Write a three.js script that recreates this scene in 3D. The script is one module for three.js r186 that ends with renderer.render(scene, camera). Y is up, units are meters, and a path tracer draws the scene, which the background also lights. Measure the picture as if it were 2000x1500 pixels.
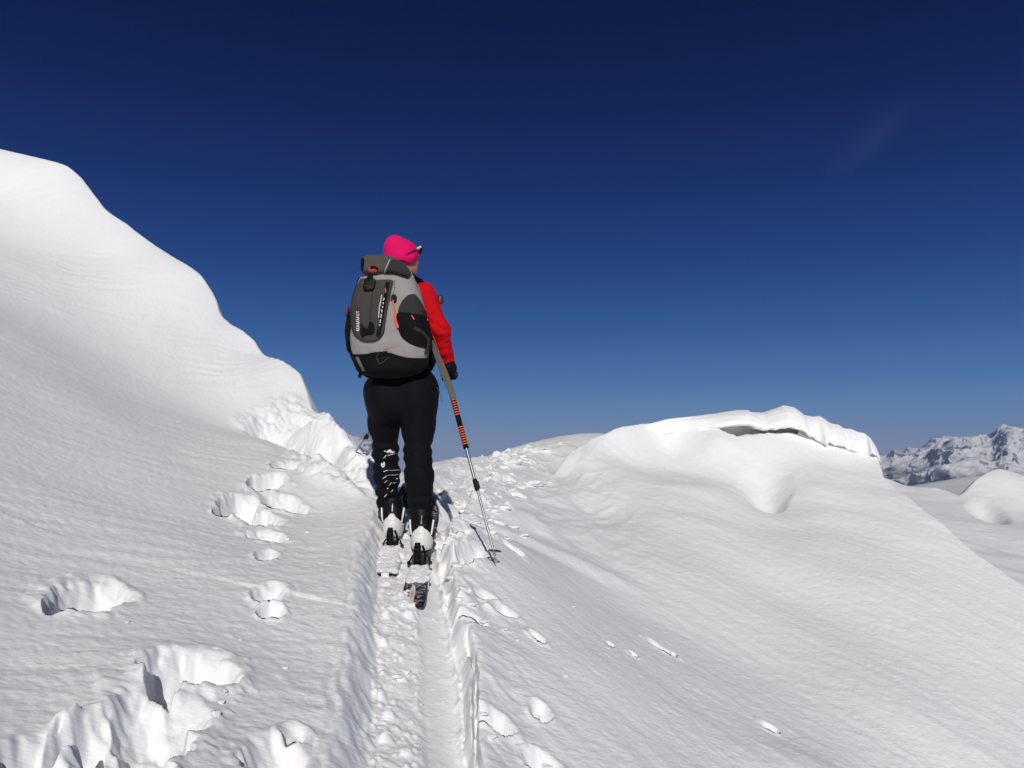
import * as THREE from 'three';
import { ImprovedNoise } from 'three/addons/math/ImprovedNoise.js';
import { FontLoader } from 'three/addons/loaders/FontLoader.js';
import { mergeGeometries } from 'three/addons/utils/BufferGeometryUtils.js';

// ---------------------------------------------------------------- camera, sky, sun, exposure
const scene = new THREE.Scene(), EXPOSURE = 1.01;
const EYE = 1.5, FPX = 1538, PITCH = Math.atan(130 / FPX);
const camera = new THREE.PerspectiveCamera(2 * Math.atan(750 / FPX) * 180 / Math.PI, 4 / 3, 0.05, 90000);
camera.position.set(0, EYE, 0);
camera.rotation.x = PITCH;

const clamp = (v, a, b) => v < a ? a : v > b ? b : v;
const lerp = (a, b, t) => a + (b - a) * t;
const sstep = (a, b, v) => { const t = clamp((v - a) / (b - a), 0, 1); return t * t * (3 - 2 * t); };
const toLin = c => { c /= 255; return c <= 0.04045 ? c / 12.92 : Math.pow((c + 0.055) / 1.055, 2.4); };
const perlin = new ImprovedNoise();
const noise = (x, y, z = 0.37) => perlin.noise(x + 91.3, y + 47.9, z + 13.1);
function fbm(x, y, oct, z = 0.37) { let a = 1, s = 0, n = 0; for (let i = 0; i < oct; i++) { s += a * noise(x, y, z + i * 7.7); n += a; a *= 0.5; x *= 2.03; y *= 2.03; } return s / n; }
function rng(seed) { let s = seed >>> 0; return () => { s = (s + 0x6D2B79F5) >>> 0; let t = s; t = Math.imul(t ^ (t >>> 15), t | 1); t ^= t + Math.imul(t ^ (t >>> 7), t | 61); return ((t ^ (t >>> 14)) >>> 0) / 4294967296; }; }

// sky: colour of clear high-mountain air by elevation (degrees), sRGB stops
const SKY = [[-90, 150, 163, 186], [0.2, 150, 164, 187], [1.2, 138, 160, 188], [2.6, 108, 146, 185], [4.6, 76, 121, 174], [8.5, 46, 90, 150], [13, 27, 62, 124], [18, 16, 44, 101], [23, 8, 30, 82], [28, 3, 21, 67], [33, 1, 15, 56], [45, 1, 12, 48], [90, 1, 10, 42]];
function skyColour(e, az) {
  let k = 0; while (k < SKY.length - 2 && e > SKY[k + 1][0]) k++;
  const A = SKY[k], B = SKY[k + 1], t = clamp((e - A[0]) / (B[0] - A[0]), 0, 1);
  return [1, 2, 3].map(i => lerp(toLin(A[i]), toLin(B[i]), t) / EXPOSURE);
}
{
  const W = 2048, Hh = 1024, data = new Float32Array(W * Hh * 4);
  for (let j = 0; j < Hh; j++) {
    const e = ((j + 0.5) / Hh - 0.5) * 180;
    for (let i = 0; i < W; i++) {
      const az = ((i + 0.5) / W - 0.25) * 360;            // degrees right of the view direction
      const c = skyColour(e, az);
      // one faint wisp of high cirrus
      const u = (az - 25.4) * 0.82 + (e - 20.3) * 0.57, v = -(az - 25.4) * 0.57 + (e - 20.3) * 0.82;
      const w = Math.exp(-(u * u) / 9 - (v * v) / 0.55) * (0.7 + 0.6 * fbm(u * 0.4, v * 2.2, 3)) * 0.013;
      const k = (j * W + i) * 4;
      data[k] = c[0] + w * 0.75; data[k + 1] = c[1] + w * 0.85; data[k + 2] = c[2] + w; data[k + 3] = 1;
    }
  }
  const t = new THREE.DataTexture(data, W, Hh, THREE.RGBAFormat, THREE.FloatType);
  t.mapping = THREE.EquirectangularReflectionMapping; t.magFilter = THREE.LinearFilter; t.minFilter = THREE.LinearFilter; t.needsUpdate = true;
  scene.background = t; scene.environment = t;
}
const SUN_EL = 30.5 * Math.PI / 180, SUN_AZ = 5 * Math.PI / 180;   // almost straight behind the camera
const sun = new THREE.DirectionalLight(new THREE.Color(1, 0.965, 0.91), 3.3);
sun.position.set(Math.sin(SUN_AZ) * Math.cos(SUN_EL) * 40, Math.sin(SUN_EL) * 40, Math.cos(SUN_AZ) * Math.cos(SUN_EL) * 40 - 5);
sun.target.position.set(0, 0, -5);
sun.castShadow = true; sun.shadow.mapSize.set(4096, 4096); sun.shadow.radius = 1; sun.shadow.bias = -0.0004;
Object.assign(sun.shadow.camera, { left: -16, right: 16, top: 14, bottom: -14, near: 1, far: 90 });
scene.add(sun, sun.target);

const renderer = new THREE.WebGLRenderer({ antialias: true });
renderer.toneMapping = THREE.LinearToneMapping;
renderer.toneMappingExposure = EXPOSURE;
renderer.shadowMap.enabled = true;

// ---------------------------------------------------------------- helpers
const CP = Math.cos(PITCH), SP = Math.sin(PITCH);
// the point d metres ahead in the direction of a photo pixel (2000 x 1500)
function P(px, py, d) {
  const x = (px - 1000) / FPX, y = (750 - py) / FPX, t = d / (CP - y * SP);
  return new THREE.Vector3(x * t, EYE + (y * CP + SP) * t, -d);
}
const taken = {};
function numbered(n) { taken[n] = (taken[n] ?? -1) + 1; return taken[n] ? `${n}_${String(taken[n]).padStart(3, '0')}` : n; }
function mesh(name, geo, mat, parent) { const m = new THREE.Mesh(geo, mat); m.name = parent === scene ? numbered(name) : name; m.castShadow = m.receiveShadow = true; parent.add(m); return m; }
function tag(o, label, category, group) { o.userData.label = label; o.userData.category = category; if (group) o.userData.group = group; return o; }
function thing(name, label, category, pos, group) { const g = new THREE.Group(); g.name = numbered(name); if (pos) g.position.copy(pos); scene.add(g); return tag(g, label, category, group); }
function std(r, g, b, rough = 0.8, extra = {}) { return new THREE.MeshStandardMaterial({ color: new THREE.Color(r, g, b), roughness: rough, ...extra }); }
function tileNoise(N, fn) {   // grey DataTexture from fn(u, v) with u, v in 0..1
  const a = new Uint8Array(N * N * 4);
  for (let j = 0; j < N; j++) for (let i = 0; i < N; i++) { const v = clamp(Math.round(255 * fn(i / N, j / N)), 0, 255), k = (j * N + i) * 4; a[k] = a[k + 1] = a[k + 2] = v; a[k + 3] = 255; }
  const t = new THREE.DataTexture(a, N, N); t.wrapS = t.wrapT = THREE.RepeatWrapping; t.magFilter = THREE.LinearFilter; t.minFilter = THREE.LinearMipmapLinearFilter; t.generateMipmaps = true; t.needsUpdate = true; return t;
}
// noise that tiles: perlin on a torus blend
function tfbm(u, v, f, oct, z) { let s = 0; for (const [a, b, w] of [[0, 0, (1 - u) * (1 - v)], [1, 0, u * (1 - v)], [0, 1, (1 - u) * v], [1, 1, u * v]]) s += w * fbm((u - a) * f, (v - b) * f, oct, z); return s; }

// ---------------------------------------------------------------- snow terrain
// thin plate spline through scattered points [x, z, height]
function tps(pts, lam = 0.002) {
  const n = pts.length, m = n + 3, A = Array.from({ length: m }, () => new Float64Array(m + 1));
  const U = r2 => r2 < 1e-12 ? 0 : 0.5 * r2 * Math.log(r2);
  for (let i = 0; i < n; i++) {
    for (let j = 0; j < n; j++) A[i][j] = U((pts[i][0] - pts[j][0]) ** 2 + (pts[i][1] - pts[j][1]) ** 2);
    A[i][i] += lam; A[i][n] = A[n][i] = 1; A[i][n + 1] = A[n + 1][i] = pts[i][0]; A[i][n + 2] = A[n + 2][i] = pts[i][1]; A[i][m] = pts[i][2];
  }
  for (let c = 0; c < m; c++) {
    let p = c; for (let r = c + 1; r < m; r++) if (Math.abs(A[r][c]) > Math.abs(A[p][c])) p = r;
    [A[c], A[p]] = [A[p], A[c]];
    for (let r = c + 1; r < m; r++) { const f = A[r][c] / A[c][c]; if (f) for (let k = c; k <= m; k++) A[r][k] -= f * A[c][k]; }
  }
  const w = new Float64Array(m);
  for (let r = m - 1; r >= 0; r--) { let s = A[r][m]; for (let k = r + 1; k < m; k++) s -= A[r][k] * w[k]; w[r] = s / A[r][r]; }
  const X = Float64Array.from(pts, p => p[0]), Z = Float64Array.from(pts, p => p[1]);
  return (x, z) => { let s = w[n] + w[n + 1] * x + w[n + 2] * z; for (let i = 0; i < n; i++) { const r2 = (x - X[i]) ** 2 + (z - Z[i]) ** 2; if (r2 > 1e-12) s += w[i] * 0.5 * r2 * Math.log(r2); } return s; };
}
const xzh = (a, up = 0) => { const p = P(a[0], a[1], a[2]); return [p.x, p.z, p.y + (a[3] ?? up)]; };
const smin = (a, b, k) => { const h = clamp(0.5 + 0.5 * (b - a) / k, 0, 1); return lerp(b, a, h) - k * h * (1 - h); };
const smax = (a, b, k) => -smin(-a, -b, k);

// the floor of the ski track (pixel, pixel, metres ahead)
const TRACK = [[823, 1760, 1.75], [820, 1500, 2.3], [815, 1350, 2.75], [812, 1250, 3.1], [805, 1170, 3.45], [800, 1090, 4.0], [812, 1040, 4.5], [842, 1002, 5.2], [885, 962, 6.3], [925, 931, 7.7], [945, 905, 9.2]];
const TD = 0.10;
const trackPts = TRACK.map(a => P(...a));
const crestL = [[-420, 262, 10.4], [-200, 285, 9.9], [0, 303, 9.5], [70, 316, 9.4], [135, 331, 9.25], [160, 350, 9.15], [186, 384, 9.0], [207, 418, 8.9], [214, 420, 8.87], [250, 440, 8.8], [300, 480, 8.55], [350, 515, 8.35], [395, 546, 8.2], [413, 566, 8.1], [424, 590, 8.06], [436, 634, 8.0], [440, 634, 7.95], [468, 643, 7.85], [496, 662, 7.7], [514, 699, 7.6], [520, 700, 7.55], [550, 710, 7.42], [586, 731, 7.25], [598, 762, 7.15], [609, 800, 6.95], [640, 822, 6.4], [680, 852, 5.75], [702, 870, 5.4], [716, 885, 5.25], [728, 902, 5.15], [752, 950, 5.0]];
const crestM = [[1040, 990, 8.0], [1085, 925, 8.3], [1112, 890, 8.55], [1152, 862, 8.8], [1200, 838, 9.0], [1250, 824, 9.2], [1300, 817, 9.35], [1400, 808, 9.5], [1460, 803, 9.55], [1530, 798, 9.5], [1560, 806, 9.45], [1600, 818, 9.4], [1650, 838, 9.3], [1690, 853, 9.2], [1709, 873, 9.15], [1720, 908, 8.9], [1728, 940, 8.55], [1780, 988, 7.95], [1840, 1036, 7.45], [1910, 1094, 6.95], [2000, 1156, 6.55], [2250, 1320, 5.6]];
const front = tps([
  ...TRACK.slice(0, 9).map(a => xzh(a, TD)),
  // the slope on the left, column by column
  ...[[-350, 1500, 1.4], [-350, 1100, 2.1], [-350, 800, 3.1], [-350, 500, 5.0], [-350, 290, 9.8],
    [0, 1500, 1.6], [0, 1300, 2.0], [0, 1100, 2.6], [0, 950, 3.2], [0, 800, 4.1], [0, 650, 5.4], [0, 500, 7.3], [0, 380, 8.75], [0, 288, 9.6],
    [200, 1500, 1.68], [200, 1300, 2.1], [200, 1100, 2.88], [200, 950, 3.7], [200, 800, 5.0], [200, 650, 6.8], [200, 500, 8.2], [200, 395, 8.95],
    [400, 1500, 1.77], [400, 1300, 2.25], [400, 1100, 3.15], [400, 950, 4.3], [400, 850, 5.5], [400, 750, 6.75], [400, 650, 7.55], [400, 530, 8.3],
    [520, 870, 5.6], [530, 800, 6.7], [520, 700, 7.5], [500, 640, 7.9],
    [600, 1500, 1.98], [600, 1300, 2.5], [600, 1100, 3.45], [600, 1000, 4.4], [600, 905, 5.25],
    [70, 302, 9.5], [135, 317, 9.35], [162, 338, 9.25], [300, 468, 8.65], [350, 502, 8.45], [398, 532, 8.3], [468, 633, 7.95], [497, 652, 7.8], [555, 698, 7.5], [586, 721, 7.35], [640, 811, 6.45], [680, 841, 5.8], [702, 859, 5.45], [716, 875, 5.3], [728, 893, 5.2], [580, 850, 6.5], [590, 740, 7.2], [610, 790, 7.0], [650, 885, 5.75], [700, 925, 5.05], [690, 965, 4.75], [735, 905, 5.2]].map(a => xzh(a)),
  // right of the track, down to the gully
  ...[[960, 1500, 2.35], [1000, 1350, 2.85], [980, 1200, 3.5], [970, 1100, 4.05], [960, 1040, 4.7], [1200, 1500, 2.65], [1150, 1300, 3.35], [1090, 1150, 4.3], [1400, 1500, 3.05], [1300, 1350, 3.6], [1020, 1000, 5.9], [1060, 960, 7.2],
    [1150, 1080, 5.7], [1250, 1200, 4.75], [1400, 1335, 4.05], [1520, 1440, 3.65], [1620, 1500, 3.45], [1800, 1650, 3.35]].map(a => xzh(a)),
  ...[[1000, 950, 7.2], [1050, 930, 8.1], [925, 931, 7.7], [945, 905, 9.2], [1000, 886, 10], [1040, 935, 8.7], [1062, 905, 9.7], [1055, 885, 10.6], [1015, 915, 9.2], [885, 962, 6.3], [842, 1002, 5.2]].map(a => xzh(a, -0.05)), [0, -15, 0.9], [-3, -13, -0.5], [-1.5, -9.5, 0.6], 
  // the drift on the right
  ...[[1150, 1000, 7.1], [1085, 935, 8.2], [1095, 905, 8.42], [1114, 882, 8.58], [1152, 854, 8.84], [1250, 815, 9.3], [1140, 920, 8.15], [1200, 950, 7.7], [1200, 890, 8.6], [1200, 832, 9.05], [1300, 1100, 5.75], [1300, 1000, 7.0], [1300, 925, 8.4], [1300, 875, 9.1], [1300, 812, 9.45],
    [1400, 1200, 5.1], [1400, 1050, 6.55], [1400, 950, 7.85], [1400, 900, 8.75], [1400, 860, 8.95], [1400, 805, 9.6],
    [1500, 1300, 4.6], [1500, 1150, 5.85], [1500, 1025, 7.2], [1490, 985, 7.9], [1500, 900, 8.7], [1500, 862, 8.95], [1500, 797, 9.6],
    [1600, 1400, 4.12], [1600, 1200, 5.55], [1600, 1050, 6.9], [1600, 950, 8.05], [1600, 880, 8.97], [1600, 815, 9.45],
    [1700, 1500, 3.75], [1700, 1300, 4.85], [1700, 1150, 5.95], [1700, 1000, 7.5], [1700, 930, 8.45], [1710, 865, 9.2],
    [1800, 1400, 4.36], [1800, 1200, 5.7], [1800, 1045, 7.1], [1900, 1300, 5.14], [1900, 1130, 6.46], [2000, 1500, 4.2], [2000, 1200, 6.05], [2200, 1400, 5.1]].map(a => xzh(a)),
  [0, 0, -0.02], [-3, 0.5, 1.35], [3, 0.5, -0.6], [0, 4, -0.9], [-6, 3, 2.4], [6, 3, -2.0], [-9, -3, 4.4], [9, -5, -1.3], [0, 10, -2.4], [-12, 10, 3], [12, 10, -3.6]
], 0.0025);
const back = tps([
  ...TRACK.slice(5).map(a => xzh(a, TD)),
  ...[[845, 915, 9.0], [900, 908, 9.3], [950, 896, 9.6], [1000, 886, 10], [1050, 874, 10.4], [1100, 863, 10.9], [1180, 846, 12], [1050, 930, 8.1], [1000, 950, 7.2], [980, 1000, 5.9], [1100, 925, 9.4], [1160, 908, 10], [1210, 900, 10.6], [760, 950, 6.6], [780, 925, 7.8]].map(a => xzh(a)),
  [-2.5, -8, 0.5], [-3, -12, -0.4], [0, -14, 1.05], [3, -16, 1.2], [-1, -20, 0], [5, -11, 0.4], [8, -16, 0.2], [1.5, -5, 0.4], [-2, -5, 0.7]
], 0.004);

function polyCut(list) {      // nearest point of a crest line seen from above: signed distance behind it, its height, and how far along it
  const p = list.map(a => P(...a)), n = p.length;
  return (x, z) => {
    let best = 1e9, side = 0, h = 0, s = 0;
    for (let i = 0; i < n - 1; i++) {
      const a = p[i], b = p[i + 1], ex = b.x - a.x, ez = b.z - a.z, L2 = ex * ex + ez * ez;
      const t = clamp(((x - a.x) * ex + (z - a.z) * ez) / L2, 0, 1), dx = x - a.x - ex * t, dz = z - a.z - ez * t, d2 = dx * dx + dz * dz;
      if (d2 < best - 1e-9) { best = d2; let fx = ex / Math.sqrt(L2), fz = ez / Math.sqrt(L2); const o = t === 0 ? i - 1 : t === 1 ? i + 1 : -1; if (o >= 0 && o < n - 1) { const gx = p[o + 1].x - p[o].x, gz = p[o + 1].z - p[o].z, gl = Math.hypot(gx, gz); fx += gx / gl; fz += gz / gl; } side = fx * dz - fz * dx < 0 ? 1 : -1; h = lerp(a.y, b.y, t); s = i + t; }
    }
    return [Math.sqrt(best) * side, h, s];
  };
}
const cutL = polyCut(crestL), cutM = polyCut(crestM);
function base(x, z) {
  let h = front(x, z);
  if (z < -3.6 || x > 2) {
    if (x < 0) {
      const [b, H, s] = cutL(x, z);
      const k = s < 23.5 ? 0.04 : 0.04;
      if (b > -0.8) h = smin(h, H + k * 0.25 - Math.max(0, b) * (s < 24 ? 1.9 : 1.2) + Math.max(0, -b) * 3 + 4 * sstep(-0.62, -0.1, x) + 2 * sstep(-4.9, -4.3, z), k);
    } else if (x >= 0) {
      const [b, H, s] = cutM(x, z);
      const k = s > 15 ? 0.05 : 0.07; const lip = sstep(5.6, 7.2, s) * (1 - sstep(9.7, 10.6, s));
      if (lip > 0 && b > -0.75) h = smin(h, H - 0.30 * lip - 0.04 * noise(x * 4.2, z * 2, 4) - 0.025 * noise(x * 11, z * 4, 5) + (1 - lip) * 0.4 + Math.max(0, -b - 0.5) * 3, 0.03);
      if (b > -1.2) h = smin(h, H + k * 0.25 - Math.max(0, b) * (s < 5 ? 2.4 : s > 12.5 && s < 17.3 ? 6 : 1.4) + Math.max(0, -b) * 3 + 4 * sstep(0.45, 0.05, x), k);
    }
    if (z < -4.4) h = smax(h, back(x, z) - 0.06 * sstep(-7, -5.2, z) - 0.5 * sstep(-5.3, -4.4, z), 0.03);
  }
  return h;
}
// where the line of sight of a photo pixel meets a height function
function hit(px, py, fn, d0 = 1.6, d1 = 14) {
  let p = P(px, py, d0);
  for (let d = d0; d < d1; d += 0.02) { const q = P(px, py, d); if (q.y < fn(q.x, q.z)) { let a = d - 0.02, b = d; for (let i = 0; i < 12; i++) { const m = (a + b) / 2, r = P(px, py, m); if (r.y < fn(r.x, r.z)) b = m; else a = m; } return P(px, py, b); } p = q; }
  return p;
}
const hitBase = (px, py) => hit(px, py, base);
const line = list => list.map(([x, y]) => hitBase(x, y));
function nearLine(p, x, z) { // distance to a polyline, signed (+ right of it when walking along), and position along
  let best = 1e9, s = 0, sg = 1;
  for (let i = 0; i < p.length - 1; i++) {
    const a = p[i], b = p[i + 1], ex = b.x - a.x, ez = b.z - a.z, L2 = ex * ex + ez * ez, t = clamp(((x - a.x) * ex + (z - a.z) * ez) / L2, 0, 1), dx = x - a.x - ex * t, dz = z - a.z - ez * t, d2 = dx * dx + dz * dz;
    if (d2 < best) { best = d2; s = i + t; sg = ex * dz - ez * dx > 0 ? 1 : -1; }
  }
  return [Math.sqrt(best) * sg, s];
}
function worley(x, z, seed) {  // distance to the nearest of scattered points, and that point's random number
  const ix = Math.floor(x), iz = Math.floor(z); let best = 9, id = 0;
  for (let a = -1; a < 2; a++) for (let b = -1; b < 2; b++) {
    let h = Math.imul(ix + a, 374761393) ^ Math.imul(iz + b, 668265263) ^ Math.imul(seed, 974711); h = Math.imul(h ^ (h >>> 13), 1274126177); h ^= h >>> 16;
    const r1 = (h & 1023) / 1023, r2 = ((h >>> 10) & 1023) / 1023, r3 = ((h >>> 20) & 1023) / 1023;
    const d = Math.hypot(ix + a + r1 - x, iz + b + r2 - z); if (d < best) { best = d; id = r3; }
  }
  return [best, id];
}
// holes trodden and kicked into the crust: centre pixel, half width, half length (m), turn, depth, how steep
const HOLES = [
  [175, 1166, 0.14, 0.22, 0.15, 0.16], [128, 1182, 0.06, 0.11, 0, 0.16],
  [372, 1300, 0.155, 0.17, -0.3, 0.14], [420, 1310, 0.09, 0.14, 0.3, 0.12], [318, 1330, 0.06, 0.14, 0.5, 0.11],
  [290, 1420, 0.12, 0.27, 0.55, 0.15], [240, 1480, 0.12, 0.2, 0.5, 0.16], [345, 1400, 0.11, 0.13, 0.3, 0.08], [175, 1440, 0.07, 0.16, 0.2, 0.13], [125, 1460, 0.07, 0.14, 0, 0.14], [65, 1485, 0.09, 0.13, 0.2, 0.15],
  [470, 985, 0.11, 0.17, 0, 0.13], [500, 1010, 0.14, 0.14, 0.3, 0.1], [440, 1000, 0.06, 0.08, 0, 0.1], [525, 945, 0.1, 0.16, -0.2, 0.12], [562, 912, 0.1, 0.14, -0.1, 0.1], [552, 985, 0.13, 0.12, 0.4, 0.08], [520, 1045, 0.1, 0.09, 0, 0.06],
  [520, 1090, 0.06, 0.12, 0, 0.04], [525, 1165, 0.075, 0.15, 0.1, 0.085], [530, 1200, 0.06, 0.07, 0, 0.08],
  [540, 1490, 0.1, 0.16, 0, 0.1], [575, 1440, 0.05, 0.07, 0, 0.04],
  [962, 1412, 0.085, 0.06, 0.2, 0.07], [1055, 1388, 0.045, 0.06, 0.2, 0.06], [1060, 1490, 0.07, 0.07, 0.1, 0.08], [922, 1206, 0.075, 0.045, 0.2, 0.05], [985, 1195, 0.07, 0.06, 0.6, 0.06], [1048, 1243, 0.035, 0.06, 0.6, 0.045],
  [925, 1075, 0.07, 0.2, -0.35, 0.075], [905, 1040, 0.06, 0.12, -0.3, 0.05], [1290, 1265, 0.05, 0.09, 0.9, 0.06], [1500, 1418, 0.05, 0.05, 0.9, 0.05], [1190, 1262, 0.02, 0.03, 0.8, 0.03], [1235, 1280, 0.03, 0.03, 0.8, 0.03], [945, 1160, 0.06, 0.05, 0.5, 0.04], [1000, 1070, 0.05, 0.11, 0.7, 0.04], [1010, 970, 0.08, 0.1, 0.6, 0.05], [990, 935, 0.1, 0.08, 0.6, 0.05]
].map(([px, py, a, b, r, dp]) => { const c = hitBase(px, py); if (px < 600 && py <= 1060) { dp *= 1.35; b *= 1.15; } if (px < 600 && py > 1060) { a *= 0.8; b *= 0.8; dp *= 0.85; } return { x: c.x, z: c.z, a, b, c: Math.cos(r), s: Math.sin(r), dp, R: Math.max(a, b) * 1.7 + 0.05 }; });
const roughR = line([[905, 1230], [905, 1150], [880, 1080], [880, 1030], [905, 1000], [940, 975], [985, 945], [1010, 915], [1030, 895], [1060, 876]]);
const roughR2 = line([[925, 1030], [960, 1010], [985, 985], [1000, 955], [1035, 945]]);
const roughL = line([[545, 850], [580, 835], [612, 850], [650, 870], [690, 895], [720, 925]]);
const ditchL = line([[505, 853], [560, 872], [612, 893], [660, 915], [700, 940], [722, 968]]).map((p, i) => { p.z -= 0.16; p.x += 0.06; return p; });
const slabR = line([[900, 1195], [925, 1280], [928, 1350], [928, 1420], [940, 1500], [960, 1640]]);
const scoop = hitBase(1500, 985);

function relief(x, z) {       // what lies on the smooth drift surface: track, holes, rough snow, wind ripples
  const d = -z; let h = 0, calm = 1;
  if (d > 14 || d < 0.8 || Math.abs(x) > 11) return 0.012 * fbm(x * 0.9, z * 0.9, 2);
  // ski track
  const [u0, s] = nearLine(trackPts, x, z);
  const u = u0 + 0.016 * noise(x * 2.2, z * 2.2, 5) + 0.010 * noise(x * 9, z * 5, 6);
  if (Math.abs(u) < 0.75) {
    const deep = TD * (1 - 0.65 * sstep(6, 8.5, d));
    const lw = sstep(-0.235, -0.135, u + 0.012 * noise(x * 14, z * 14, 3)), rw = 1 - sstep(0.150, 0.205 - 0.03 * sstep(3.2, 2.6, d), u + 0.02 * noise(x * 7, z * 7, 4));
    const inside = Math.min(lw, rw); calm = 1 - inside;
    h -= deep * inside;
    if (inside > 0.01) {
      const lane = sstep(0.0, 0.03, u) * (1 - sstep(0.115, 0.14, u));          // the smooth lane the right ski presses
      const lumps = 0.016 * fbm(x * 11, z * 13, 4, 2.2) + 0.005 * Math.abs(noise(x * 34, z * 34, 8));
      const [w1, i1] = worley(x * 15, z * 15, 3), [w2, i2] = worley(x * 34, z * 34, 7);
      const crumbs = (i1 > 0.8 ? 0.018 * i1 * (1 - sstep(0.1, 0.45, w1)) : 0) + (i2 > 0.75 ? 0.007 * (1 - sstep(0.1, 0.5, w2)) : 0);
      h += inside * lerp(lumps + crumbs, 0.004 * fbm(x * 18, z * 5, 3, 4.1), lane * 0.85);
      h -= inside * 0.010 * lane;
      const edge = Math.abs(u - 0.142); h += inside * 0.010 * (1 - sstep(0, 0.012, edge));
    }
    // broken slabs along the right wall
    if (u > 0.12 && u < 0.5) { const m = sstep(0.12, 0.2, u) * (1 - sstep(0.3, 0.5, u)); h += m * (0.022 * fbm(x * 6, z * 5, 4, 9.3) + 0.008 * Math.abs(noise(x * 17, z * 17, 11))); }
    // drag marks on the left wall
    if (u < -0.1 && u > -0.32) { const m = sstep(-0.32, -0.24, u) * (1 - sstep(-0.14, -0.1, u)); h += m * (0.010 * noise(u * 40, s * 4, 12) + 0.008 * fbm(x * 22, z * 9, 3, 13)); }
  }
  { // the snow that leans off in slabs beside the right wall
    const [q, t] = nearLine(slabR, x, z);
    if (Math.abs(q) < 0.3 && t > 0.3) { const w = q + 0.012 * noise(x * 10, z * 10, 21); h -= 0.055 * (1 - sstep(0.003, 0.010, Math.abs(w))) * sstep(0.3, 0.8, t); h += 0.018 * sstep(-0.01, 0.03, -w * 1) * (1 - sstep(0.02, 0.14, Math.abs(q))); }
  }
  // holes
  let inHole = 0;
  for (const o of HOLES) {
    const dx = x - o.x, dz = z - o.z; if (Math.abs(dx) > o.R || Math.abs(dz) > o.R) continue;
    const o2 = 0, wob = 1 + 0.34 * fbm(x * 9 + o.x * 3, z * 9, 3, 15) + 0.14 * noise(x * 33, z * 33, 3);
    const a = (dx * o.c - dz * o.s) / o.a, b = (dx * o.s + dz * o.c) / o.b, r = Math.hypot(a, b) * wob;
    if (r > 1.5) continue;
    const near = sstep(-0.2, 0.6, b), k = 1 - sstep(lerp(0.22, 0.80, near), lerp(1.05, 0.98, near), r);
    // deep at the uphill end, running out towards the near rim
    const floor = 1.25 * o.dp * (0.80 + 0.25 * clamp(b, -1, 1)) * (1 + 0.30 * fbm(x * 12, z * 12, 3, 6));
    const dep = k * floor;
    if (dep > -h * 0.0 + inHole) { inHole = Math.max(inHole, dep); }
    h += 0.012 * sstep(1.45, 1.1, r) * (1 - k) * (0.5 + noise(x * 11, z * 11, 5));
    calm = Math.min(calm, 1 - k * 0.7);
  }
  h -= inHole;
  if (inHole > 0.004) h += (0.020 * fbm(x * 15, z * 15, 4, 17) + 0.030 * (worley(x * 9 + 0.4 * noise(x * 20, z * 20), z * 9, 77)[1] - 0.5) * (1 - sstep(0.3, 0.55, worley(x * 9 + 0.4 * noise(x * 20, z * 20), z * 9, 77)[0]))) * Math.min(1, inHole * 20);
  // kicked up snow right of the track and up to the crest
  {
    const [q, t] = nearLine(roughR, x, z), w = lerp(0.12, 0.55, sstep(2.5, 8, t)), m = 1 - sstep(w * 0.5, w, Math.abs(q));
    const [q2] = nearLine(roughR2, x, z), m2 = 1 - sstep(0.08, 0.24, Math.abs(q2));
    const M = Math.max(m, m2);
    if (M > 0) { const [w1, i1] = worley(x * 7, z * 5, 31), [w2, i2] = worley(x * 16, z * 12, 33); const big = sstep(-0.15, 0.3, noise(x * 2.1, z * 2.1, 41));
      h += M * big * ((i1 > 0.35 ? 0.042 * i1 * (1 - sstep(0.18, 0.5, w1)) : -0.008) + (i2 > 0.4 ? 0.014 * (1 - sstep(0.15, 0.5, w2)) : 0) + 0.045 * fbm(x * 5, z * 5, 4, 33)); calm = Math.min(calm, 1 - M * 0.6); }
  }
  // older tracks crossing the brow
  if (d > 5 && d < 11 && x > -1.6 && x < 1.4) { const m = sstep(5, 6, d) * (1 - sstep(0.6, 1.4, x)); h += m * 0.035 * (1 - 2 * Math.abs(fbm(x * 2.6 + z * 0.9, z * 1.4, 3, 51))) - m * 0.02; }
  // broken wall under the left bank
  if (x < -0.5 && d > 3.4 && d < 8) {
    const [q] = nearLine(ditchL, x, z); h -= 0.20 * (1 - sstep(0.02, 0.24, Math.abs(q - 0.0))) * sstep(-2.75, -2.2, x);
    const [q2] = nearLine(roughL, x, z), m = 1 - sstep(0.2, 0.42, Math.abs(q2));
    if (m > 0) { const [w1, i1] = worley(x * 3.1 + 0.3 * noise(x * 6, z * 6), z * 3.1, 61), [w2, i2] = worley(x * 8, z * 8, 63); h += m * (0.02 + 0.085 * (i1 - 0.5) * (1 - sstep(0.25, 0.55, w1)) + 0.045 * (i2 - 0.4) * (1 - sstep(0.3, 0.55, w2)) + 0.06 * fbm(x * 3.4, z * 3.4, 4, 64) + 0.03 * Math.abs(noise(x * 15, z * 15, 65))); calm = Math.min(calm, 1 - m); }
  }
  // wind scoop in the right drift
  if (x > 1 && d > 6.4) {
    const ax = (x - scoop.x) + 0.25 * (z - scoop.z), az = z - scoop.z, wd = lerp(0.46, 0.16, sstep(-0.75, 0.4, az)), nr = sstep(0, 0.3, az), r = Math.hypot(ax / wd, az / (az > 0 ? 0.36 : 0.85)); h -= 0.135 * (1 - sstep(lerp(0.1, 0.55, nr), 1, r + 0.08 * noise(x * 5, z * 5, 72)));
    h += 0.03 * noise(x * 1.4 - z * 1.2, z * 1.9 + x * 0.6, 71) * sstep(6.4, 7.5, d);
  }
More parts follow.
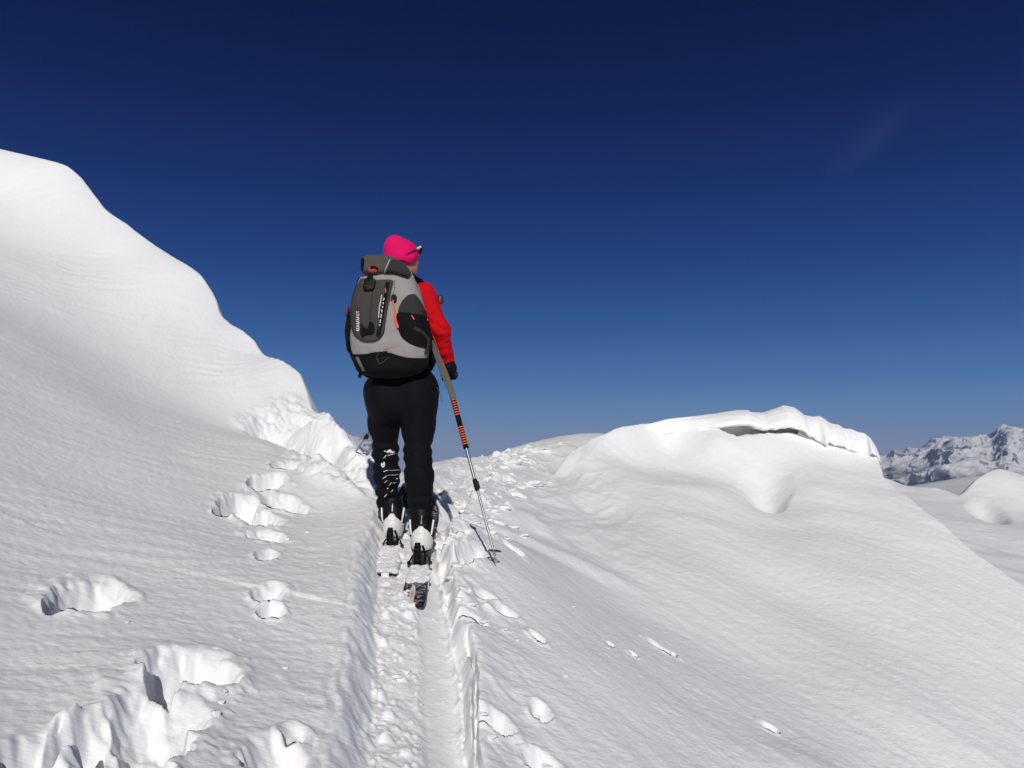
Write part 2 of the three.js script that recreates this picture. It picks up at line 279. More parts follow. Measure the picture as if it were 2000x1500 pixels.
  // sastrugi: long across the slope on the left, running down towards the gully on the right
  const L = 1 - sstep(-0.5, 0.5, x + 0.45), Mm = sstep(0.0, 0.7, x - 0.05 - 0.1 * d * 0.3);
  const far = 1 + 0.5 * sstep(5, 9, d);
  const a1 = x * 0.84 - z * 0.54, b1 = x * 0.54 + z * 0.84;         // left wind axes
  const a2 = x * 0.75 + z * 0.66, b2 = -x * 0.66 + z * 0.75;         // right wind axes
  if (L > 0) { const wv = fbm(a1 * 1.7 / far, b1 * 6.5 / far + 0.5 * noise(a1, b1), 3, 81), w2 = 1 - 2 * Math.abs(noise(a1 * 2.6, b1 * 9 + noise(a1 * 3, b1 * 3), 83)); h += L * calm * (0.0055 * (0.35 + 1.1 * sstep(-0.3, 0.4, noise(a1 * 0.5, b1 * 0.7, 82))) * wv + 0.0038 * (1 + 0.7 * sstep(4, 6.5, d)) * w2 * sstep(-0.2, 0.4, noise(a1 * 0.8, b1 * 1.3, 84)) + 0.0035 * fbm(x * 26, z * 26, 2, 85) + 0.0032 * sstep(-0.25, 0.35, noise(a1 * 0.7 + 5, b1 * 0.9, 97)) * noise(a1 * 3.2, b1 * 13 + 0.8 * noise(a1 * 2, b1 * 2), 96)); }
  // the crust right beside the track is pocked by fallen crumbs
  { const m = sstep(-1.15, -0.35, u) * (1 - sstep(-0.3, -0.18, u)) * sstep(6.4, 5, d); if (m > 0) h += m * calm * 0.0065 * fbm(a1 * 12, b1 * 15 + 0.6 * noise(a1 * 5, b1 * 5), 3, 91); }
  if (L < 1) { const wv = fbm(a2 * 1.5, b2 * 7, 3, 86), w2 = Math.max(0, noise(a2 * 2.2, b2 * 10, 87)); h += (1 - L) * calm * (0.008 * wv + 0.008 * w2 * (1 - Mm) * sstep(-0.25, 0.3, noise(x * 1.1, z * 1.1, 90)) + 0.0045 * Mm * fbm(x * 9, z * 12, 3, 88) + 0.003 * fbm(x * 30, z * 30, 2, 89)); }
  h += 0.03 * fbm(x * 0.9, z * 0.9, 2, 95) * (d > 3 ? 1 : 0.4);
  return h;
}
const ground = (x, z) => base(x, z) + relief(x, z);

// snow surface: grain as bump, colour nearly pure white
const grainTex = tileNoise(512, (u, v) => 0.5 + 0.55 * tfbm(u, v, 24, 4, 3.3));
const snowMat = std(0.865, 0.868, 0.875, 0.62, { bumpMap: grainTex, bumpScale: 0.004 });
{
  const az = [], R = Math.PI / 180;
  for (let a = -180; a < -44; a += 4) az.push(a * R);
  const NF = 1180; for (let i = 0; i <= NF; i++) az.push((-44 + 88 * i / NF) * R);
  for (let a = 48; a <= 180; a += 4) az.push(a * R);
  const rs = [0.02, 0.3, 0.7, 1.1, 1.4]; let r = 1.6;
  while (r < 4.6) { rs.push(r); r *= 1.00285; }
  while (r < 11.6) { rs.push(r); r += 0.0165; }
  while (r < 15) { rs.push(r); r += 0.08; }
  while (r < 60) { rs.push(r); r *= 1.12; }
  const nr = rs.length, na = az.length, pos = new Float32Array(nr * na * 3), uv = new Float32Array(nr * na * 2), idx = [];
  for (let i = 0; i < nr; i++) for (let j = 0; j < na; j++) {
    const x = Math.sin(az[j]) * rs[i], z = -Math.cos(az[j]) * rs[i], k = i * na + j;
    let y;
    const rr = Math.min(rs[i], 14), xx = Math.sin(az[j]) * rr, zz = -Math.cos(az[j]) * rr;
    y = ground(xx, zz) - Math.max(0, rs[i] - 14) * 0.9;
    pos[k * 3] = x; pos[k * 3 + 1] = y; pos[k * 3 + 2] = z; uv[k * 2] = (x + 0.7 * y) * 2.1; uv[k * 2 + 1] = (z - 1.3 * y) * 2.1;
    if (i && j) idx.push(k - na - 1, k - na, k, k - na - 1, k, k - 1);
  }
  const g = new THREE.BufferGeometry(); g.setAttribute('position', new THREE.BufferAttribute(pos, 3)); g.setAttribute('uv', new THREE.BufferAttribute(uv, 2)); g.setIndex(idx); g.computeVertexNormals();
  const m = mesh('snow_slope', g, snowMat, scene); m.userData.kind = 'structure';
}

// ---------------------------------------------------------------- lip of the right drift
// a wind-built cornice: cross-sections swept along the brow, nose reaching out over the hollow below
{
  // brow pixel, metres ahead, how far the nose reaches out, how far it hangs below the brow
  const K = [[1236, 840, 9.16, 0.0, 0.06], [1262, 830, 9.22, 0.03, 0.12], [1300, 819, 9.28, 0.07, 0.16], [1330, 815, 9.33, 0.087, 0.177], [1365, 811, 9.35, 0.174, 0.182], [1400, 807, 9.35, 0.236, 0.172], [1440, 801, 9.35, 0.248, 0.187], [1462, 801, 9.35, 0.248, 0.198], [1466, 805, 9.35, 0.248, 0.208], [1490, 806, 9.34, 0.248, 0.208], [1510, 799, 9.32, 0.254, 0.244], [1530, 792, 9.3, 0.26, 0.27], [1552, 796, 9.28, 0.26, 0.26], [1566, 806, 9.24, 0.236, 0.229], [1575, 815, 9.22, 0.186, 0.239], [1588, 813, 9.22, 0.192, 0.291], [1601, 812, 9.22, 0.264, 0.34], [1612, 819, 9.2, 0.216, 0.28], [1623, 828, 9.18, 0.184, 0.25], [1637, 829, 9.16, 0.2, 0.25], [1648, 836, 9.14, 0.168, 0.25], [1662, 837, 9.12, 0.176, 0.27], [1674, 843, 9.1, 0.144, 0.27], [1688, 846, 9.07, 0.136, 0.28], [1700, 856, 9.02, 0.144, 0.18], [1711, 872, 9.0, 0.08, 0.13], [1719, 892, 8.98, 0.032, 0.08], [1723, 915, 8.95, 0.008, 0.05]];
  const N = 260, prof = [[-0.9, -0.75], [-0.5, -0.36], [-0.25, -0.13], [-0.1, -0.03], [0, 0], [0.15, -0.06], [0.35, -0.15], [0.6, -0.31], [0.8, -0.5], [0.93, -0.68], [0.99, -0.82], [1.0, -0.92], [0.97, -0.99], [0.9, -1.02], [0.7, -1.0], [0.4, -0.97], [0.1, -0.97], [-0.1, -1.04], [-0.22, -1.3], [-0.28, -1.9]];
  const curve = i => { const t = i / N * (K.length - 1), a = Math.min(K.length - 2, Math.floor(t)), f = t - a, g = f * f * (3 - 2 * f), A = K[a], B = K[a + 1]; return A.map((v, k) => lerp(v, B[k], k < 2 ? f : g)); };
  const M = prof.length, SUB = 3, rows = (M - 1) * SUB + 1, pos = [], uv = [], idx = [];
  for (let i = 0; i <= N; i++) {
    const c = curve(i), p = P(c[0], c[1], c[2]), q1 = P(...curve(Math.max(0, i - 6)).slice(0, 3)), q2 = P(...curve(Math.min(N, i + 6)).slice(0, 3));
    const tx = q2.x - q1.x, tz = q2.z - q1.z, l = Math.hypot(tx, tz), nx = -tz / l * 0.35 - 0.05, nz = 0.95;       // out over the hollow, towards the sun side
    for (let j = 0; j < rows; j++) {
      const t = j / SUB, a = Math.min(M - 2, Math.floor(t)), f = t - a, u = lerp(prof[a][0], prof[a + 1][0], f), v = lerp(prof[a][1], prof[a + 1][1], f);
      const back = u < 0 ? 0.5 : c[3], hang = u < 0 && j < 14 ? 0.5 : c[4];
      const rag = j > 20 ? 0.012 * fbm(i * 0.09, j * 0.25, 3, 2) + 0.02 * noise(i * 0.11, 0.3, 4) : 0.008 * fbm(i * 0.06, j * 0.3, 2, 3);
      const strat = j > 13 && j < 36 ? 0.010 * noise(i * 0.012, j * 0.9, 9) : 0;
      const x = p.x + nx * (u * back + strat), y = p.y + v * hang + rag, z = p.z + nz * (u * back + strat);
      pos.push(x, y, z); uv.push(x * 2.1, (z - 1.3 * y) * 2.1);
      if (i && j) { const k = i * rows + j; idx.push(k - rows - 1, k - 1, k, k - rows - 1, k, k - rows); }
    }
  }
  const g = new THREE.BufferGeometry(); g.setAttribute('position', new THREE.Float32BufferAttribute(pos, 3)); g.setAttribute('uv', new THREE.Float32BufferAttribute(uv, 2)); g.setIndex(idx); g.computeVertexNormals();
  const m = mesh('snow_cornice', g, snowMat, scene); m.userData.kind = 'structure';
}

// ---------------------------------------------------------------- ridges farther off
function polarSheet(name, a0, a1, na, r0, r1, nr, fn, mat, colour, uvs = 2.1) {
  const pos = [], uv = [], idx = [], col = [];
  for (let i = 0; i <= nr; i++) for (let j = 0; j <= na; j++) {
    const r = r0 * Math.pow(r1 / r0, i / nr), a = lerp(a0, a1, j / na) * Math.PI / 180, x = Math.sin(a) * r, z = -Math.cos(a) * r, y = fn(x, z, r, a);
    pos.push(x, y, z); uv.push(x * uvs, (z - y) * uvs);
    if (i && j) { const k = i * (na + 1) + j, q = na + 1; idx.push(k - q - 1, k - q, k, k - q - 1, k, k - 1); }
  }
  const g = new THREE.BufferGeometry(); g.setAttribute('position', new THREE.Float32BufferAttribute(pos, 3)); g.setAttribute('uv', new THREE.Float32BufferAttribute(uv, 2)); g.setIndex(idx); g.computeVertexNormals();
  if (colour) { const n = g.attributes.normal; for (let k = 0; k < pos.length / 3; k++) col.push(...colour(pos[3 * k], pos[3 * k + 1], pos[3 * k + 2], n.getY(k), n.getX(k), n.getZ(k))); g.setAttribute('color', new THREE.Float32BufferAttribute(col, 3)); }
  const m = mesh(name, g, mat, scene); m.userData.kind = 'structure'; return m;
}
{
  const R = [[1560, 935, 17], [1640, 936, 17.5], [1730, 938, 17.5], [1762, 953, 17.5], [1800, 955, 17.2], [1832, 953, 17], [1855, 962, 16.8], [1872, 969, 16.5], [1887, 955, 16.7], [1905, 938, 17], [1925, 926, 17.3], [1947, 920, 17.6], [1975, 926, 17.8], [2000, 936, 18], [2100, 965, 18], [2300, 1010, 18]];
  const f = tps([...[...R.map(a => [a[0], a[1] - 6, a[2] + 0.1]), [1740, 985, 14.5], [1700, 1010, 13], [1800, 1000, 14], [1850, 1005, 14.3], [1900, 1050, 12.6], [2000, 1100, 11.6], [2000, 1030, 14], [2100, 1100, 12], [1925, 1015, 14.6], [1950, 965, 16.4], [2000, 980, 16.2], [2200, 1250, 9.5], [1880, 1000, 15], [1800, 1080, 11]].map(a => xzh(a))], 0.01), cut = polyCut(R), sc = P(1930, 1000, 15.2);
  polarSheet('back_ridge', 17, 46, 420, 8.8, 26, 420, (x, z) => {
    const [b, H] = cut(x, z); let h = smin(f(x, z), H + 0.03 - Math.max(0, b) * 1.2 + Math.max(0, -b) * 5, 0.12);
    h -= 0.20 * (1 - sstep(0.1, 1, Math.hypot((x - sc.x + 0.4 * (z - sc.z)) / 0.45, (z - sc.z) / 1.1)));
    return h + 0.04 * fbm(x * 0.7 + z * 0.4, z * 0.9, 3, 7) + 0.008 * fbm(x * 5, z * 8, 2, 8);
  }, snowMat);
  const far = tps([[1700, 985, 30], [1770, 975, 30], [1900, 985, 30], [2100, 1000, 30], [1740, 962, 60], [1780, 949, 60], [1830, 938, 60], [1880, 929, 60], [1950, 920, 60], [2100, 912, 60], [1600, 985, 60]].map(a => xzh(a)), 0.01);
  polarSheet('far_snow_slope', 16, 46, 120, 27, 100, 60, (x, z, r) => far(x, z) - Math.max(0, r - 68) * 0.4 + 0.25 * fbm(x * 0.12, z * 0.12, 3, 4), snowMat, null, 0.6);
}
// the range across the valley: snow on the gentler and sunnier ground, rock on the steep, forest lower down
{
  // skyline: degrees right of the view direction -> pixels above eye level
  const SK = [[-60, 60], [-30, 60], [-14, 40], [-11.4, 22], [-10.2, 2], [-9, -30], [-6, -85], [0, -100], [10, -90], [18, -20], [22, 0], [25, 12], [26, 18], [27.4, 22], [28.4, 31], [29.4, 37], [30.2, 37], [31.2, 35], [32.1, 45], [33, 37], [35, 32], [40, 46], [50, 30], [60, 40]];
  const sky = a => { a *= 180 / Math.PI; let k = 0; while (k < SK.length - 2 && a > SK[k + 1][0]) k++; return lerp(SK[k][1], SK[k + 1][1], sstep(0, 1, clamp((a - SK[k][0]) / (SK[k + 1][0] - SK[k][0]), 0, 1))); };
  const ridged = (x, y, o, z) => { let a = 1, s = 0, n = 0, w = 1; for (let i = 0; i < o; i++) { let v = 1 - Math.abs(noise(x, y, z + i * 3.1)) * 2; v *= v; s += a * v * w; w = clamp(v * 1.6, 0.25, 1); n += a; a *= 0.52; x *= 2.1; y *= 2.1; } return s / n; };
  const fn = (x, z, r, a) => {
    const D = 12500, top = sky(a + 0.006 * fbm(x / 700, z / 500, 3, 2)) / FPX * D / Math.cos(a), t = sstep(6800, 12300, r), fall = sstep(12500, 15500, r);
    const rg = ridged(x / 2600, z / 2600, 6, 3.3), env = Math.pow(t, 0.85) * (1 - fall);
    let h = lerp(-1150, top - 90, env) + (rg - 0.36) * lerp(420, 500, env) * (0.55 + 0.45 * t) - 300 * fall;
    h += 62 * ridged(x / 520, z / 520, 5, 9.1) - 34;
    return h + EYE;
  };
  const mat = new THREE.MeshStandardMaterial({ vertexColors: true, roughness: 0.95 });
  polarSheet('far_mountains', -24, 50, 1900, 6300, 16500, 420, fn, mat, (x, y, z, ny, nx, nz) => {
    const n1 = fbm(x / 300, z / 300 + y / 150, 5, 5), n2 = fbm(x / 900, z / 900, 3, 6), steep = 1 - ny;
    const snow = sstep(0.06, -0.06, steep - 0.31 + n1 * 0.42 - n2 * 0.14 - 0.16 * nx) * sstep(-440, -130, y + 380 * n1 + 220 * n2);
    const wood = sstep(-130, -330, y + 260 * n1);
    const rock = [0.135, 0.132, 0.142].map((c, i) => lerp(c * (1 + 0.5 * n1), [0.022, 0.032, 0.026][i], wood));
    return rock.map((c, i) => lerp(c, [0.80, 0.795, 0.79][i], snow));
  }, 0.002);
  // valley floor out to the horizon
  const vg = new THREE.RingGeometry(300, 16500, 96, 12); vg.rotateX(-Math.PI / 2);
  const v = mesh('valley', vg, std(0.42, 0.44, 0.46, 0.95), scene); v.position.y = -1350; v.userData.kind = 'structure';
}
scene.fog = new THREE.FogExp2(new THREE.Color(0.36, 0.53, 1.0), 0.000045);

// ---------------------------------------------------------------- modelling by distance fields
const V3 = (x, y, z) => new THREE.Vector3(x, y, z);
const cone = (a, b, ra, rb) => { // tapered capsule
  const ex = b.x - a.x, ey = b.y - a.y, ez = b.z - a.z, L2 = ex * ex + ey * ey + ez * ez;
  return (x, y, z) => { const t = clamp(((x - a.x) * ex + (y - a.y) * ey + (z - a.z) * ez) / L2, 0, 1); return Math.hypot(x - a.x - ex * t, y - a.y - ey * t, z - a.z - ez * t) - lerp(ra, rb, t); };
};
const ell = (c, rx, ry, rz) => { const m = Math.min(rx, ry, rz); return (x, y, z) => { const k = Math.hypot((x - c.x) / rx, (y - c.y) / ry, (z - c.z) / rz), g = Math.hypot((x - c.x) / (rx * rx), (y - c.y) / (ry * ry), (z - c.z) / (rz * rz)); return g < 1e-9 ? -m : k * (k - 1) / g; }; };
const rbox = (c, hx, hy, hz, r) => (x, y, z) => { const a = Math.abs(x - c.x) - hx + r, b = Math.abs(y - c.y) - hy + r, e = Math.abs(z - c.z) - hz + r; return Math.hypot(Math.max(a, 0), Math.max(b, 0), Math.max(e, 0)) + Math.min(Math.max(a, b, e), 0) - r; };
const blend = (list, k) => (x, y, z) => { let d = list[0](x, y, z); for (let i = 1; i < list.length; i++) d = smin(d, list[i](x, y, z), k); return d; };
function nets(f, lo, hi, cell, uvs = 8) {   // surface of f = 0 as one smooth mesh
  const nx = Math.ceil((hi[0] - lo[0]) / cell) + 1, ny = Math.ceil((hi[1] - lo[1]) / cell) + 1, nz = Math.ceil((hi[2] - lo[2]) / cell) + 1;
  const g = new Float32Array(nx * ny * nz), at = (i, j, k) => (k * ny + j) * nx + i;
  for (let k = 0; k < nz; k++) for (let j = 0; j < ny; j++) for (let i = 0; i < nx; i++) g[at(i, j, k)] = f(lo[0] + i * cell, lo[1] + j * cell, lo[2] + k * cell);
  const id = new Int32Array(nx * ny * nz).fill(-1), pos = [], idx = [];
  const E = [[0, 1], [2, 3], [4, 5], [6, 7], [0, 2], [1, 3], [4, 6], [5, 7], [0, 4], [1, 5], [2, 6], [3, 7]];
  for (let k = 0; k < nz - 1; k++) for (let j = 0; j < ny - 1; j++) for (let i = 0; i < nx - 1; i++) {
    const v = []; let s = 0; for (let c = 0; c < 8; c++) { const q = g[at(i + (c & 1), j + ((c >> 1) & 1), k + (c >> 2))]; v.push(q); if (q < 0) s++; }
    if (s === 0 || s === 8) continue;
    let x = 0, y = 0, z = 0, n = 0;
    for (const [a, b] of E) if ((v[a] < 0) !== (v[b] < 0)) { const t = v[a] / (v[a] - v[b]); x += lerp(a & 1, b & 1, t); y += lerp((a >> 1) & 1, (b >> 1) & 1, t); z += lerp(a >> 2, b >> 2, t); n++; }
    id[at(i, j, k)] = pos.length / 3; pos.push(lo[0] + (i + x / n) * cell, lo[1] + (j + y / n) * cell, lo[2] + (k + z / n) * cell);
  }
  for (let k = 1; k < nz - 1; k++) for (let j = 1; j < ny - 1; j++) for (let i = 1; i < nx - 1; i++) {
    const a = g[at(i, j, k)] < 0;
    for (const [di, dj, dk, q] of [[1, 0, 0, [[0, -1, -1], [0, 0, -1], [0, 0, 0], [0, -1, 0]]], [0, 1, 0, [[-1, 0, -1], [-1, 0, 0], [0, 0, 0], [0, 0, -1]]], [0, 0, 1, [[-1, -1, 0], [0, -1, 0], [0, 0, 0], [-1, 0, 0]]]]) {
      const b = g[at(i + di, j + dj, k + dk)] < 0; if (a === b) continue;
      const w = q.map(o => id[at(i + o[0], j + o[1], k + o[2])]); if (w.some(t => t < 0)) continue;
      if (a) idx.push(w[0], w[1], w[2], w[0], w[2], w[3]); else idx.push(w[0], w[2], w[1], w[0], w[3], w[2]);
    }
  }
  const nrm = new Float32Array(pos.length), uv = new Float32Array(pos.length / 3 * 2), e = cell * 0.4;
  for (let p = 0; p < pos.length; p += 3) {
    let x = pos[p], y = pos[p + 1], z = pos[p + 2], gx, gy, gz, l;
    for (let it = 0; it < 2; it++) {
      gx = f(x + e, y, z) - f(x - e, y, z); gy = f(x, y + e, z) - f(x, y - e, z); gz = f(x, y, z + e) - f(x, y, z - e); l = Math.hypot(gx, gy, gz) || 1;
      if (it === 0) { const d = clamp(f(x, y, z), -cell, cell) * 0.9; x -= d * gx / l; y -= d * gy / l; z -= d * gz / l; }
    }
    pos[p] = x; pos[p + 1] = y; pos[p + 2] = z; nrm[p] = gx / l; nrm[p + 1] = gy / l; nrm[p + 2] = gz / l;
    uv[p / 3 * 2] = (x + z * 0.8) * uvs; uv[p / 3 * 2 + 1] = (y + z * 0.3) * uvs;
  }
  const geo = new THREE.BufferGeometry(); geo.setAttribute('position', new THREE.Float32BufferAttribute(pos, 3)); geo.setAttribute('normal', new THREE.BufferAttribute(nrm, 3)); geo.setAttribute('uv', new THREE.BufferAttribute(uv, 2)); geo.setIndex(idx); return geo;
}
const mergeVerts = g => { const n = g.attributes.position.count; g.setIndex(Array.from({ length: n }, (_, i) => i)); return g; };
const move = (g, o) => g.translate(-o.x, -o.y, -o.z);
function tube(pts, r, seg = 40, rad = 8, closed = false) { return new THREE.TubeGeometry(new THREE.CatmullRomCurve3(pts, closed), seg, r, rad, closed); }
// straight shaft with varying radius: [[t along a-b, radius], ...]
function shaft(a, b, prof, seg = 16) {
  const L = a.distanceTo(b), g = new THREE.LatheGeometry(prof.map(([t, r]) => new THREE.Vector2(r, t * L)), seg);
  g.applyQuaternion(new THREE.Quaternion().setFromUnitVectors(V3(0, 1, 0), b.clone().sub(a).normalize())); return g.translate(a.x, a.y, a.z);
}

// ---------------------------------------------------------------- the skier
const weave = tileNoise(256, (u, v) => 0.5 + 0.18 * Math.sin(u * 6.2832 * 64) * Math.sin(v * 6.2832 * 64) + 0.35 * tfbm(u, v, 20, 3, 5));
const matte = (r, g, b, extra = {}) => new THREE.MeshPhysicalMaterial({ color: new THREE.Color(r, g, b), roughness: 0.9, specularIntensity: 0.25, ...extra });
const M = {
  red: matte(0.52, 0.004, 0.010, { bumpMap: weave, bumpScale: 0.0012 }),
  black: matte(0.006, 0.006, 0.009, { bumpMap: weave, bumpScale: 0.0012 }),
  gaiter: matte(0.0045, 0.0045, 0.0065, { bumpMap: weave, bumpScale: 0.0014, roughness: 0.75, specularIntensity: 0.22 }),
  pink: matte(0.74, 0.008, 0.125, { bumpMap: weave, bumpScale: 0.0012 }),
  vest: matte(0.030, 0.030, 0.032, { bumpMap: weave, bumpScale: 0.0012 }),
  lightGrey: matte(0.29, 0.27, 0.26, { bumpMap: weave, bumpScale: 0.0010 }),
  midGrey: matte(0.054, 0.051, 0.047, { bumpMap: weave, bumpScale: 0.0010 }),
  lidGrey: matte(0.082, 0.073, 0.070, { bumpMap: weave, bumpScale: 0.0010 }),
  darkGrey: matte(0.034, 0.033, 0.034, { bumpMap: weave, bumpScale: 0.0010 }),
  webbing: matte(0.006, 0.006, 0.007), greyWeb: std(0.115, 0.11, 0.095, 0.8, { bumpMap: weave, bumpScale: 0.001 }), plastic: matte(0.006, 0.006, 0.007, { roughness: 0.5, specularIntensity: 0.22 }),
  white: std(0.74, 0.74, 0.71, 0.42), piping: std(0.42, 0.38, 0.36, 0.7), orange: std(0.62, 0.11, 0.04, 0.7), logoRed: std(0.55, 0.06, 0.03, 0.7), print: std(0.62, 0.56, 0.54, 0.7),
  metal: std(0.24, 0.25, 0.27, 0.38, { metalness: 1 }), steel: std(0.50, 0.50, 0.50, 0.38, { metalness: 0.6 }), reflective: std(0.42, 0.42, 0.33, 0.5), teal: std(0.05, 0.16, 0.22, 0.7), purple: std(0.10, 0.05, 0.16, 0.8), maroon: std(0.06, 0.006, 0.012, 0.5)
};
const D0 = 4.12, O = P(795, 1092, D0);
const W = (px, py, dd = 0) => P(px, py, D0 + dd).sub(O);        // a point of the skier, from the skier's base
const J = { headC: W(786, 503, 0.10), neck: W(783, 545, 0.07), chest: W(772, 610, 0.11), waist: W(784, 690, 0.09), pelvis: W(785, 757, 0.07), sR: W(826, 578, 0.09), eR: W(858, 645, 0.09), wR: W(873, 708, 0.19), sL: W(728, 585, 0.12), eL: W(722, 660, 0.25), wL: W(772, 728, 0.40), hR: W(820, 770, 0.06), kR: W(817, 888, 0.04), aR: W(820, 1010, 0.02), hL: W(750, 770, 0.08), kL: W(754, 880, 0.17), aL: W(762, 990, 0.23) };
const gripTopR = P(864, 700, 4.315), tipR = P(968, 1091, 3.965), gripTopL = P(797, 728, 4.55), tipL = P(682, 902, 5.95);
const person = thing('person', 'ski tourer seen from behind in pink beanie, red jacket and black trousers', 'person', O);
{
  // head: turned about forty degrees to the right
  const yaw = 42 * Math.PI / 180, fx = Math.sin(yaw), fz = -Math.cos(yaw), rx = Math.cos(yaw), rz = Math.sin(yaw), tilt = -0.02;
  const hq = (r, u, f) => V3(J.headC.x + r * rx + f * fx, J.headC.y + u, J.headC.z + r * rz + f * fz);
  const inHead = fn => (x, y, z) => { const a = x - J.headC.x, b = y - J.headC.y, c = z - J.headC.z; return fn(a * rx + c * rz, b, a * fx + c * fz); };
  const Z = V3(0, 0, 0);
  const face = blend([ell(V3(0, 0.010, -0.008), 0.073, 0.085, 0.092), ell(V3(0, -0.045, 0.030), 0.058, 0.066, 0.062), cone(V3(0, 0.0, 0.078), V3(0, -0.030, 0.098), 0.010, 0.013), ell(V3(0.030, -0.020, 0.055), 0.025, 0.022, 0.022), ell(V3(-0.030, -0.020, 0.055), 0.025, 0.022, 0.022), cone(V3(-0.018, -0.060, 0.080), V3(0.018, -0.060, 0.080), 0.007, 0.007), ell(V3(0, -0.095, 0.062), 0.024, 0.018, 0.022), cone(V3(-0.032, 0.022, 0.072), V3(0.032, 0.022, 0.072), 0.010, 0.010)], 0.018);
  const ears = blend([ell(V3(0.070, -0.012, -0.006), 0.010, 0.026, 0.016), ell(V3(-0.070, -0.012, -0.006), 0.010, 0.026, 0.016)], 0.004);
  const eyes = (r, u, f) => Math.min(Math.hypot(Math.abs(r) - 0.031, u - 0.002, f - 0.068) - 0.0125);
  const headF = inHead((r, u, f) => { const d = smin(face(r, u, f), ears(r, u, f), 0.008); const socket = -(Math.hypot(Math.abs(r) - 0.031, u - 0.003, f - 0.086) - 0.015); return Math.min(smax(d, socket, 0.008), eyes(r, u, f)); });
  const hg = nets(blend([headF, cone(J.headC.clone().add(V3(0, -0.05, 0)), J.neck, 0.052, 0.056)], 0.02), [J.headC.x - 0.14, J.headC.y - 0.17, J.headC.z - 0.14], [J.headC.x + 0.14, J.headC.y + 0.14, J.headC.z + 0.14], 0.0042);
  const bodyF = blend([cone(J.neck, J.chest, 0.05, 0.10), ell(J.chest, 0.14, 0.17, 0.085), ell(J.waist, 0.125, 0.13, 0.08), ell(J.pelvis, 0.15, 0.11, 0.10), cone(J.sR, J.eR, 0.05, 0.04), cone(J.eR, J.wR, 0.04, 0.028), cone(J.sL, J.eL, 0.05, 0.04), cone(J.eL, J.wL, 0.04, 0.028), cone(J.hR, J.kR, 0.075, 0.055), cone(J.kR, J.aR, 0.054, 0.04), cone(J.hL, J.kL, 0.075, 0.055), cone(J.kL, J.aL, 0.054, 0.04)], 0.03);
  const bg = nets(bodyF, [-0.38, 0.1, -0.55], [0.32, 1.55, 0.2], 0.014);
  const paint = (g, fn) => { const p = g.attributes.position, c = []; for (let i = 0; i < p.count; i++) c.push(...fn(p.getX(i), p.getY(i), p.getZ(i))); g.setAttribute('color', new THREE.Float32BufferAttribute(c, 3)); return g; };
  paint(bg, () => [0.42, 0.20, 0.13]);
  paint(hg, inHead((r, u, f) => { const e = eyes(r, u, f); if (e < 0.001) { const ir = Math.hypot(Math.abs(r) - 0.031, u - 0.002); return f > 0.07 && ir < 0.0055 ? [0.03, 0.025, 0.02] : [0.7, 0.68, 0.65]; } if (Math.abs(u + 0.060) < 0.010 && Math.abs(r) < 0.026 && f > 0.07) return [0.42, 0.12, 0.10]; const b = 0.03 * noise(r * 60, u * 60, f * 60); return [0.46 + b, 0.215 + b * 0.6, 0.135 + b * 0.4]; }));
  mesh('body', mergeGeometries([bg, hg]), new THREE.MeshStandardMaterial({ vertexColors: true, roughness: 0.55 }), person);
  // beanie: thin knitted cap, lower edge dropping to the ear
  const cap0 = blend([ell(V3(0, 0.014, -0.008), 0.086, 0.088, 0.100), ell(V3(0, 0.052, -0.058), 0.062, 0.060, 0.050), ell(V3(0.0, -0.02, -0.035), 0.084, 0.05, 0.07), ell(V3(0, -0.015, 0.0), 0.088, 0.035, 0.05)], 0.022);
  const capF = inHead((r, u, f) => { const d = cap0(r, u, f) + 0.0016 * noise(r * 40, u * 40 + 3, f * 40) + 0.0012 * Math.sin(u * 160 + f * 60) * sstep(-0.03, -0.05, u); const edge = -0.052 + 0.060 * sstep(0.0, 0.08, f) + 0.010 * sstep(0.02, -0.06, f); return smax(d, edge - u, 0.006); });
  const cap = mesh('beanie', nets(capF, [J.headC.x - 0.13, J.headC.y - 0.11, J.headC.z - 0.13], [J.headC.x + 0.13, J.headC.y + 0.15, J.headC.z + 0.13], 0.0045, 10), M.pink, person); cap.userData.label = 'bright pink knitted beanie';
  // small dark lettering at the edge over the ear
  const onCap = (f, u) => { let r = 0.12; for (let i = 0; i < 60; i++) { const p = hq(r, u, f); const d = capF(p.x, p.y, p.z); if (d < 0.0005) break; r -= Math.max(0.0008, d * 0.7); } return r; };
  const marks = []; for (let i = 0; i < 5; i++) { const f = -0.008 + i * 0.0115, u = -0.026 + i * 0.0060; for (const [df, du, df2, du2] of [[0, 0, 0.001, 0.008], [0.004, 0.001, 0.005, 0.007]]) { const a = hq(onCap(f + df, u + du) + 0.0004, u + du, f + df), b = hq(onCap(f + df2, u + du2) + 0.0004, u + du2, f + df2); marks.push(tube([a, b], 0.0011, 2, 5)); } }
  mesh('lettering', mergeGeometries(marks), std(0.16, 0.004, 0.05, 0.8), cap);
  // jacket
  const fold = (x, y, z) => 0.010 * noise(x * 12, y * 14 + x * 9, z * 12) + 0.004 * noise(x * 34, y * 40, z * 34);
  const jb = blend([cone(W(779, 552, 0.07), J.chest, 0.072, 0.12), ell(J.chest, 0.165, 0.20, 0.105), ell(J.waist, 0.150, 0.15, 0.10), cone(J.sR, J.eR, 0.070, 0.056), cone(J.eR, J.wR, 0.056, 0.044), cone(J.sL, J.eL, 0.068, 0.055), cone(J.eL, J.wL, 0.055, 0.044)], 0.035);
